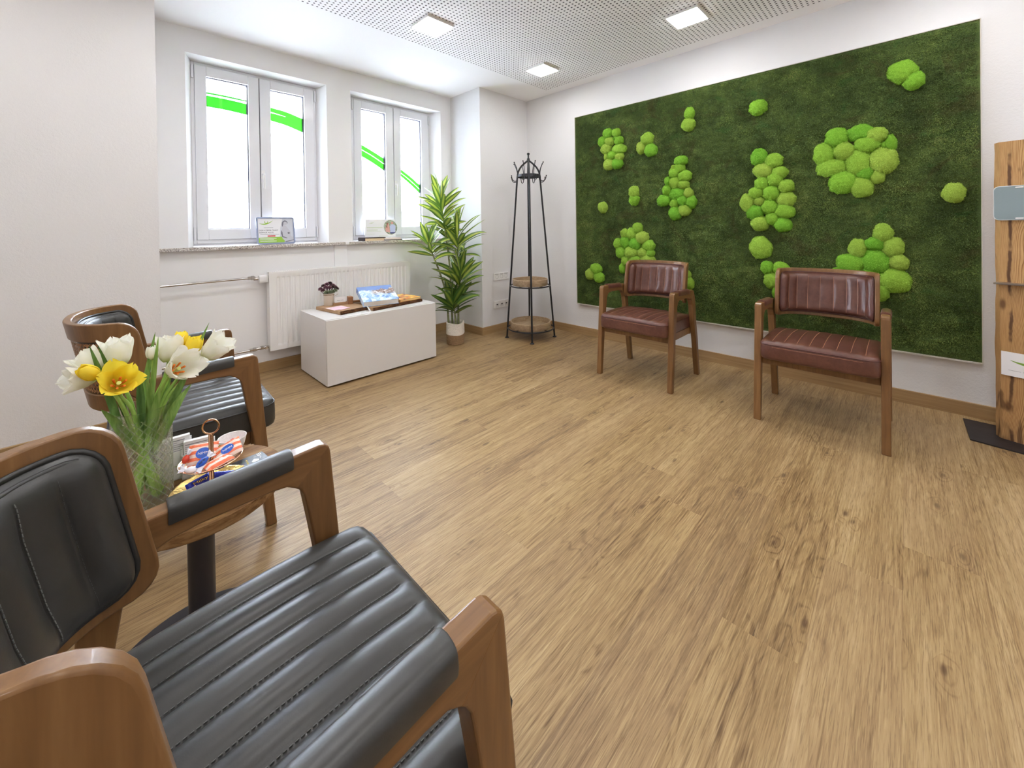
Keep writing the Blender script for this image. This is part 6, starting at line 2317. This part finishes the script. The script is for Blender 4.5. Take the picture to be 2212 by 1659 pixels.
tulip('small closed white tulip bud in the middle of the bouquet', 'white', (0.082, 1.386, 0.850), (-0.12, 0, 1), 0.036, 0.0, (0.055, 1.40, fz), 6,
      [((0.07, 1.38, 0.66), (0.092, 1.372, 0.878), 0.012, 0.4, 0.85), ((0.085, 1.37, 0.64), (0.070, 1.362, 0.785), 0.016, 1.4, 0.8)])
tulip('white tulip with an orange streak at the back right of the bouquet', 'white', (0.117, 1.404, 0.846), (0.05, 0.05, 1), 0.072, 0.40, (0.035, 1.395, fz), 7,
      [((0.08, 1.40, 0.62), (0.120, 1.395, 0.80), 0.018, 0.3, 0.7)], 0.14)
tulip('yellow tulip cup beside the outermost right white tulip', 'yellow', (0.164, 1.378, 0.850), (0.28, -0.05, 1), 0.052, 0.14, (0.030, 1.385, fz), 8,
      [((0.08, 1.39, 0.62), (0.160, 1.36, 0.815), 0.016, 0.4, 0.45)], 0.06)
tulip('yellow tulip tip peeking out at the back of the bouquet', 'yellow', (0.142, 1.412, 0.866), (0.10, 0.15, 1), 0.048, 0.05, (0.040, 1.415, fz), 9, [])
tulip('open white tulip at the far right of the bouquet', 'white', (0.207, 1.361, 0.836), (0.62, -0.30, 0.62), 0.072, 0.55, (0.030, 1.365, fz), 10,
      [((0.085, 1.375, 0.62), (0.193, 1.375, 0.892), 0.014, 0.3, 0.5), ((0.09, 1.365, 0.62), (0.150, 1.352, 0.752), 0.019, 4.2, 0.75)], 0.15)
tulip('wide open white tulip facing forward, front right of the bouquet', 'white', (0.130, 1.328, 0.812), (0.40, -0.68, 0.40), 0.072, 0.66, (0.045, 1.36, fz), 11,
      [((0.08, 1.36, 0.60), (0.132, 1.345, 0.738), 0.019, 4.0, 0.8), ((0.07, 1.365, 0.64), (0.092, 1.352, 0.76), 0.018, 0.8, 0.9)], 0.15)


# ------------------------------------------------------------------ tiered sweet stand and sweets
SX, SY = 0.186, 1.292


def sweet_stand():
    t = thing('tiered_stand', 'two-tier copper sweet stand with ring handle on the side table', 'cake stand', (SX, SY, TZ))
    seg = 64

    def dish(name, r_, z, h, mat, wob):
        prof = [(0.0, z), (r_ * 0.55, z + 0.001), (r_ * 0.82, z + h * 0.35), (r_ * 0.97, z + h * 0.9), (r_, z + h), (r_ - 0.0012, z + h + 0.0006), (r_ * 0.96, z + h * 0.9 + 0.001), (r_ * 0.81, z + h * 0.35 + 0.0016), (r_ * 0.54, z + 0.0022), (0.0, z + 0.0018)]
        b = MB(); vs = []
        for i, (q, zz) in enumerate(prof):
            for k in range(seg):
                a = 2 * PI * k / seg
                f = 1 + wob * math.sin(a * 11 + i * 2.3) * (q / r_) ** 2
                vs.append((q * f * math.cos(a), q * f * math.sin(a), zz))
        b.add(vs, [(i * seg + k, i * seg + (k + 1) % seg, (i + 1) * seg + (k + 1) % seg, (i + 1) * seg + k) for i in range(len(prof) - 1) for k in range(seg)])
        return b.build(name, mat, t, angle=180)
    tag(dish('lower_plate', 0.088, 0.012, 0.014, M['brass'], 0.012), 'hammered golden lower plate')
    tag(dish('upper_plate', 0.069, 0.083, 0.013, M['copper'], 0.006), 'polished copper upper plate')
    MB().lathe([(0.0, 0), (0.026, 0), (0.026, 0.003), (0.010, 0.008), (0.0055, 0.012), (0.0055, 0.157), (0.0042, 0.160), (0.0, 0.160)], 20).build('stem', M['copper'], t, angle=50)
    ring = []
    for i in range(40):
        a = 2 * PI * i / 40
        # the ring stands across the line of sight
        ring.append((0.0178 * math.cos(a) * 0.93, -0.0178 * math.cos(a) * 0.36, 0.178 + 0.0182 * math.sin(a)))
    MB().tube(ring, 0.0021, 8, closed=True).build('ring_handle', M['copper'], t)


sweet_stand()


def wrapper_mats():
    t = NT('orange_striped_wrapper')
    v = t.coord('Object')
    s = t.N('ShaderNodeSeparateXYZ'); t.L(v, s.inputs[0])
    f = t.math('FRACT', t.math('MULTIPLY', t.math('ADD', s.outputs[1], 5.0), 62.0))
    st = t.mapr(f, 0.45, 0.55)
    t.set(t.mix(st, lin(240, 122, 84), lin(246, 224, 212)), 0.25, 0, 0.5)
    n = t.noise(v, 120, 3, 0.6); t.bump(n, 0.5, 0.004)
    return t.m


M['wrap_orange'] = wrapper_mats()
M['wrap_blue'] = plain('blue_wrapper_print', lin(48, 98, 204), 0.25)
M['wrap_deep_blue'] = plain('deep_blue_foil', lin(50, 66, 190), 0.22, 0.2, bump=0.4, bscale=120)
M['wrap_white'] = plain('white_wrapper', lin(232, 232, 244), 0.25, bump=0.3, bscale=120)
M['wrap_red'] = plain('red_wrapper', lin(216, 70, 50), 0.25)
M['print_yellow'] = plain('yellow_print', lin(246, 214, 70), 0.5)


def sachet(label, loc, rot, w_, h_, seed, badge=True, txt='NIMM'):
    t = thing('wrapped_sweet', label, 'sweet', loc, 0, 'wrapped sweets on the tiered stand')
    t.rotation_euler = rot
    r = random.Random(seed)

    def prof(u, v, sgn):
        x = (u - 0.5) * w_; y = (v - 0.5) * h_
        e = min(1, min(u, 1 - u) / 0.22) * min(1, min(v, 1 - v) / 0.22)
        puff = 0.0062 * math.sin(PI / 2 * max(0, e)) + 0.0006
        z = sgn * puff + 0.0014 * mnoise.noise(Vector((x * 120 + seed, y * 120, 0))) * (1 if sgn > 0 else 0.4)
        if u in (0.0, 1.0): x += 0.0009 * ((int(v * 20) % 2) * 2 - 1)
        return (x, y, z)
    b = MB().grid(lambda u, v: prof(u, v, 1), 20, 20).grid(lambda u, v: prof(u, v, -1), 20, 20, flip=True)
    o = b.build('wrapper', M['wrap_orange'], t, angle=180)
    if badge:
        d = MB()
        n = 22
        a_, b_ = w_ * 0.25, h_ * 0.25
        vs = [(0, 0, prof(0.5, 0.5, 1)[2] + 0.0007)]
        for k in range(n):
            q = 2 * PI * k / n
            x, y = a_ * math.cos(q), b_ * math.sin(q)
            vs.append((x, y, prof(0.5 + x / w_, 0.5 + y / h_, 1)[2] + 0.0007))
        d.add(vs, [(0, 1 + k, 1 + (k + 1) % n) for k in range(n)])
        d.build('badge', M['wrap_blue'], t, angle=180)
        lettering(txt, 0.0085, M['paper'], t, Matrix.Translation((-a_ * 0.72, -0.003, 0.0082)), width=a_ * 1.4)
    return t


def twist_sweet(label, loc, rot, seed, bodym, endm, L=0.026, txt=None):
    t = thing('wrapped_sweet', label, 'sweet', loc, 0, 'wrapped sweets on the tiered stand')
    t.rotation_euler = rot
    b = MB().grid(lambda u, v: (L * (v - 0.5), 0.0085 * math.sin(PI * (0.12 + 0.76 * v)) * math.cos(2 * PI * u), 0.0075 * math.sin(PI * (0.12 + 0.76 * v)) * math.sin(2 * PI * u)), 20, 10, cu=True)
    b.build('sweet_body', bodym, t, angle=180)
    for s in (-1, 1):
        e = MB().grid(lambda u, v: (s * (L * 0.5 - 0.001 + 0.014 * v), (0.0032 + 0.009 * v) * (u - 0.5) * 2, 0.0022 * math.sin(u * 14 + seed) * (0.3 + v)), 12, 4)
        e.build('twist_end', endm, t, angle=180, solid=0.0005)
    if txt:
        lettering(txt, 0.0075, M['print_dark'], t, Matrix.Translation((-0.0085, -0.003, 0.0078)), width=0.017)
    return t


uz = TZ + 0.0865
sachet('orange striped sachet leaning against the back of the stand pole', (SX - 0.014, SY + 0.018, uz + 0.020), (R(52), R(4), R(-14)), 0.062, 0.052, 1)
sachet('orange striped sachet lying at the right rim of the copper plate', (SX + 0.036, SY - 0.004, uz + 0.017), (R(30), R(-20), R(-8)), 0.060, 0.048, 2)
sachet('orange striped sachet lying flat at the front of the copper plate', (SX + 0.010, SY - 0.034, uz + 0.0085), (R(10), R(-5), R(16)), 0.060, 0.034, 3, False)
twist_sweet('blue and white twist-wrapped sweet in front of the pole', (SX - 0.022, SY - 0.022, uz + 0.0165), (R(40), R(-26), R(20)), 1, M['wrap_blue'], M['wrap_white'], 0.030, 'NIMM')
twist_sweet('white twist-wrapped sweet at the left front rim of the copper plate', (SX - 0.045, SY - 0.026, uz + 0.009), (R(20), R(8), R(-30)), 2, M['wrap_white'], M['wrap_white'], 0.024)
twist_sweet('red twist-wrapped sweet standing at the left of the copper plate', (SX - 0.050, SY + 0.014, uz + 0.022), (R(0), R(-62), R(20)), 3, M['wrap_red'], M['wrap_white'], 0.020)


def bar(label, loc, rot, w_, h_, mat, seed, txt):
    t = thing('wrapped_bar', label, 'sweet', loc, 0, 'wrapped sweets on the tiered stand')
    t.rotation_euler = rot
    b = MB().grid(lambda u, v: ((u - 0.5) * w_, h_ * 0.5 * math.cos(2 * PI * v) * (1 if 0.12 < u < 0.88 else 0.96), (0.007 if 0.12 < u < 0.88 else 0.0012) * math.sin(2 * PI * v)), 26, 16, cv=True)
    b.build('wrapper', mat, t, angle=180)
    if txt: lettering(txt, 0.010, M['print_yellow'], t, Matrix.Translation((-w_ * 0.27, -0.003, 0.0073)), width=w_ * 0.54)


lz = TZ + 0.0155
bar('blue foil chocolate bar with yellow letters on the lower golden plate', (SX - 0.020, SY + 0.030, lz + 0.014), (R(38), R(-8), R(10)), 0.058, 0.026, M['wrap_deep_blue'], 1, 'Milky')
bar('second blue foil bar behind the pole on the lower golden plate', (SX + 0.030, SY + 0.020, lz + 0.013), (R(26), R(10), R(-18)), 0.052, 0.026, M['wrap_deep_blue'], 2, None)
sachet('orange sachet at the left front of the lower golden plate', (SX - 0.045, SY - 0.012, lz + 0.010), (R(8), R(-8), R(35)), 0.056, 0.034, 6, False)


def table_papers():
    # black review card with coloured ring and five stars
    t = thing('review_card', 'black card with yellow stars and a coloured ring lying on the side table', 'card', (0.292, 1.388, TZ + 0.0005), R(6))
    MB().box(-0.044, 0.044, -0.034, 0.034, 0, 0.0022).build('card', plain('black_card', lin(30, 32, 42), 0.4), t, smooth=False, bevel=0.0006)
    z = 0.0024
    cols = [(66, 133, 244), (52, 168, 83), (251, 188, 5), (234, 67, 53)]
    for k, c in enumerate(cols):
        b = MB()
        o = arc(-0.024, -0.010, 0.0078, -10 - 80 * k, -90 - 80 * k, 8); i_ = arc(-0.024, -0.010, 0.0052, -10 - 80 * k, -90 - 80 * k, 8)
        flat_poly(b, o + i_[::-1], z)
        if k == 0: flat_poly(b, [(-0.024, -0.0115), (-0.0162, -0.0115), (-0.0162, -0.0088), (-0.024, -0.0088)], z)
        b.build('ring_segment', plain('ring_%d' % k, lin(*c), 0.4), t, smooth=False)
    b = MB()
    for k in range(5):
        cx, cy = -0.010 + 0.0012 * k, -0.022 + 0.0088 * k
        pts = []
        for q in range(10):
            a = R(90 + 36 * q); rr = 0.0032 if q % 2 == 0 else 0.0014
            pts.append((cx + rr * math.cos(a), cy + rr * math.sin(a)))
        flat_poly(b, pts, z)
    b.build('stars', M['print_yellow'], t, smooth=False)
    b = MB()
    flat_poly(b, [(0.002, -0.024), (0.016, -0.026), (0.022, -0.004), (0.012, 0.006), (0.003, -0.004)], z)
    o = arc(0.019, 0.006, 0.012, -60, 120, 10); i_ = arc(0.019, 0.006, 0.0102, -60, 120, 10)
    flat_poly(b, o + i_[::-1], z)
    for k in range(3): flat_poly(b, [(0.026 + 0.004 * k, 0.016), (0.028 + 0.004 * k, 0.016), (0.028 + 0.004 * k, 0.030), (0.026 + 0.004 * k, 0.030)], z)
    b.build('print', M['paper'], t, smooth=False)
    # white leaflet holders with cards behind the stand
    wm = plain('frosted_holder', (0.80, 0.81, 0.80, 1), 0.35)
    for i, (x, y, rz, lab, h) in enumerate(((0.128, 1.452, -4, 'white card holder next to the vase, the left of two', 0.112), (0.178, 1.432, -10, 'white card holder behind the sweets, the right of two', 0.098))):
        k = thing('card_holder', lab, 'card holder', (x, y, TZ + 0.0005), R(rz))
        hw = 0.037
        b = MB().box(-hw, hw, 0.010, 0.012, 0, h * 0.92).box(-hw, hw, -0.012, -0.010, 0, h * 0.68).box(-hw, hw, -0.012, 0.012, 0, 0.0025)
        b.prism([(-0.012, 0), (0.012, 0), (0.012, h * 0.92), (-0.012, h * 0.66)], -hw, -hw + 0.002, lambda p, q: (q, p[0], p[1]))
        b.prism([(-0.012, 0), (0.012, 0), (0.012, h * 0.92), (-0.012, h * 0.66)], hw - 0.002, hw, lambda p, q: (q, p[0], p[1]))
        b.build('pocket', wm, k, smooth=False)
        b = MB(); logo(b, 0.012, 0.038, 0.03, 0.0)
        lo = b.build('logo', M['print_green'], k, smooth=False)
        lo.data.transform(Matrix(((1, 0, 0, 0), (0, 0, -1, -0.0121), (0, 1, 0, 0), (0, 0, 0, 1))))
        c = thing('info_cards', 'stack of white printed cards in ' + lab.split(',')[0].replace('white card holder', 'the holder'), 'cards', (x, y, TZ + 0.0035), R(rz))
        MB().box(-hw + 0.004, hw - 0.004, -0.008, 0.006, 0, h).build('card_stack', M['paper'], c, smooth=False, bevel=0.001)
        p = MB()
        for q in range(6):
            ww = (0.05, 0.034, 0.046, 0.05, 0.040, 0.048)[q]
            zz = h - 0.010 - 0.0055 * q
            p.box(-hw + 0.008, -hw + 0.008 + ww, -0.0085, -0.0079, zz, zz + (0.0022 if q == 0 else 0.0012))
        p.build('print', M['print_grey'], c, smooth=False)
    # small white bowl with berries
    bw = thing('small_bowl', 'small white speckled bowl of red sweets at the back of the side table', 'bowl', (0.268, 1.492, TZ + 0.0005))
    MB().lathe([(0, 0), (0.020, 0), (0.022, 0.003), (0.032, 0.024), (0.0375, 0.047), (0.0375, 0.0485), (0.0355, 0.0480), (0.030, 0.025), (0.020, 0.006), (0, 0.005)], 48).build('bowl', plain('speckled_white_ceramic', lin(238, 236, 236), 0.3, nscale=260, namp=0.08), bw)
    rm = plain('red_sugar_sweet', lin(196, 84, 92), 0.4)
    r = random.Random(3)
    for i, (x, y, z) in enumerate([(0, 0, 0.0125), (0.014, 0.002, 0.013), (-0.013, 0.004, 0.013), (0.004, 0.014, 0.013), (0.002, -0.013, 0.013), (0.010, 0.010, 0.024), (-0.006, -0.006, 0.0245), (0.016, -0.008, 0.022), (0.002, 0.006, 0.034)]):
        s = thing('red_sweet', 'small round red sweet in the white bowl', 'sweet', (0.268 + x, 1.492 + y, TZ + z), 0, 'red sweets in the white bowl')
        MB().ball((0, 0, 0), (0.0068, 0.0066, 0.0064), 14, 9).build('sweet_body', rm, s)


table_papers()
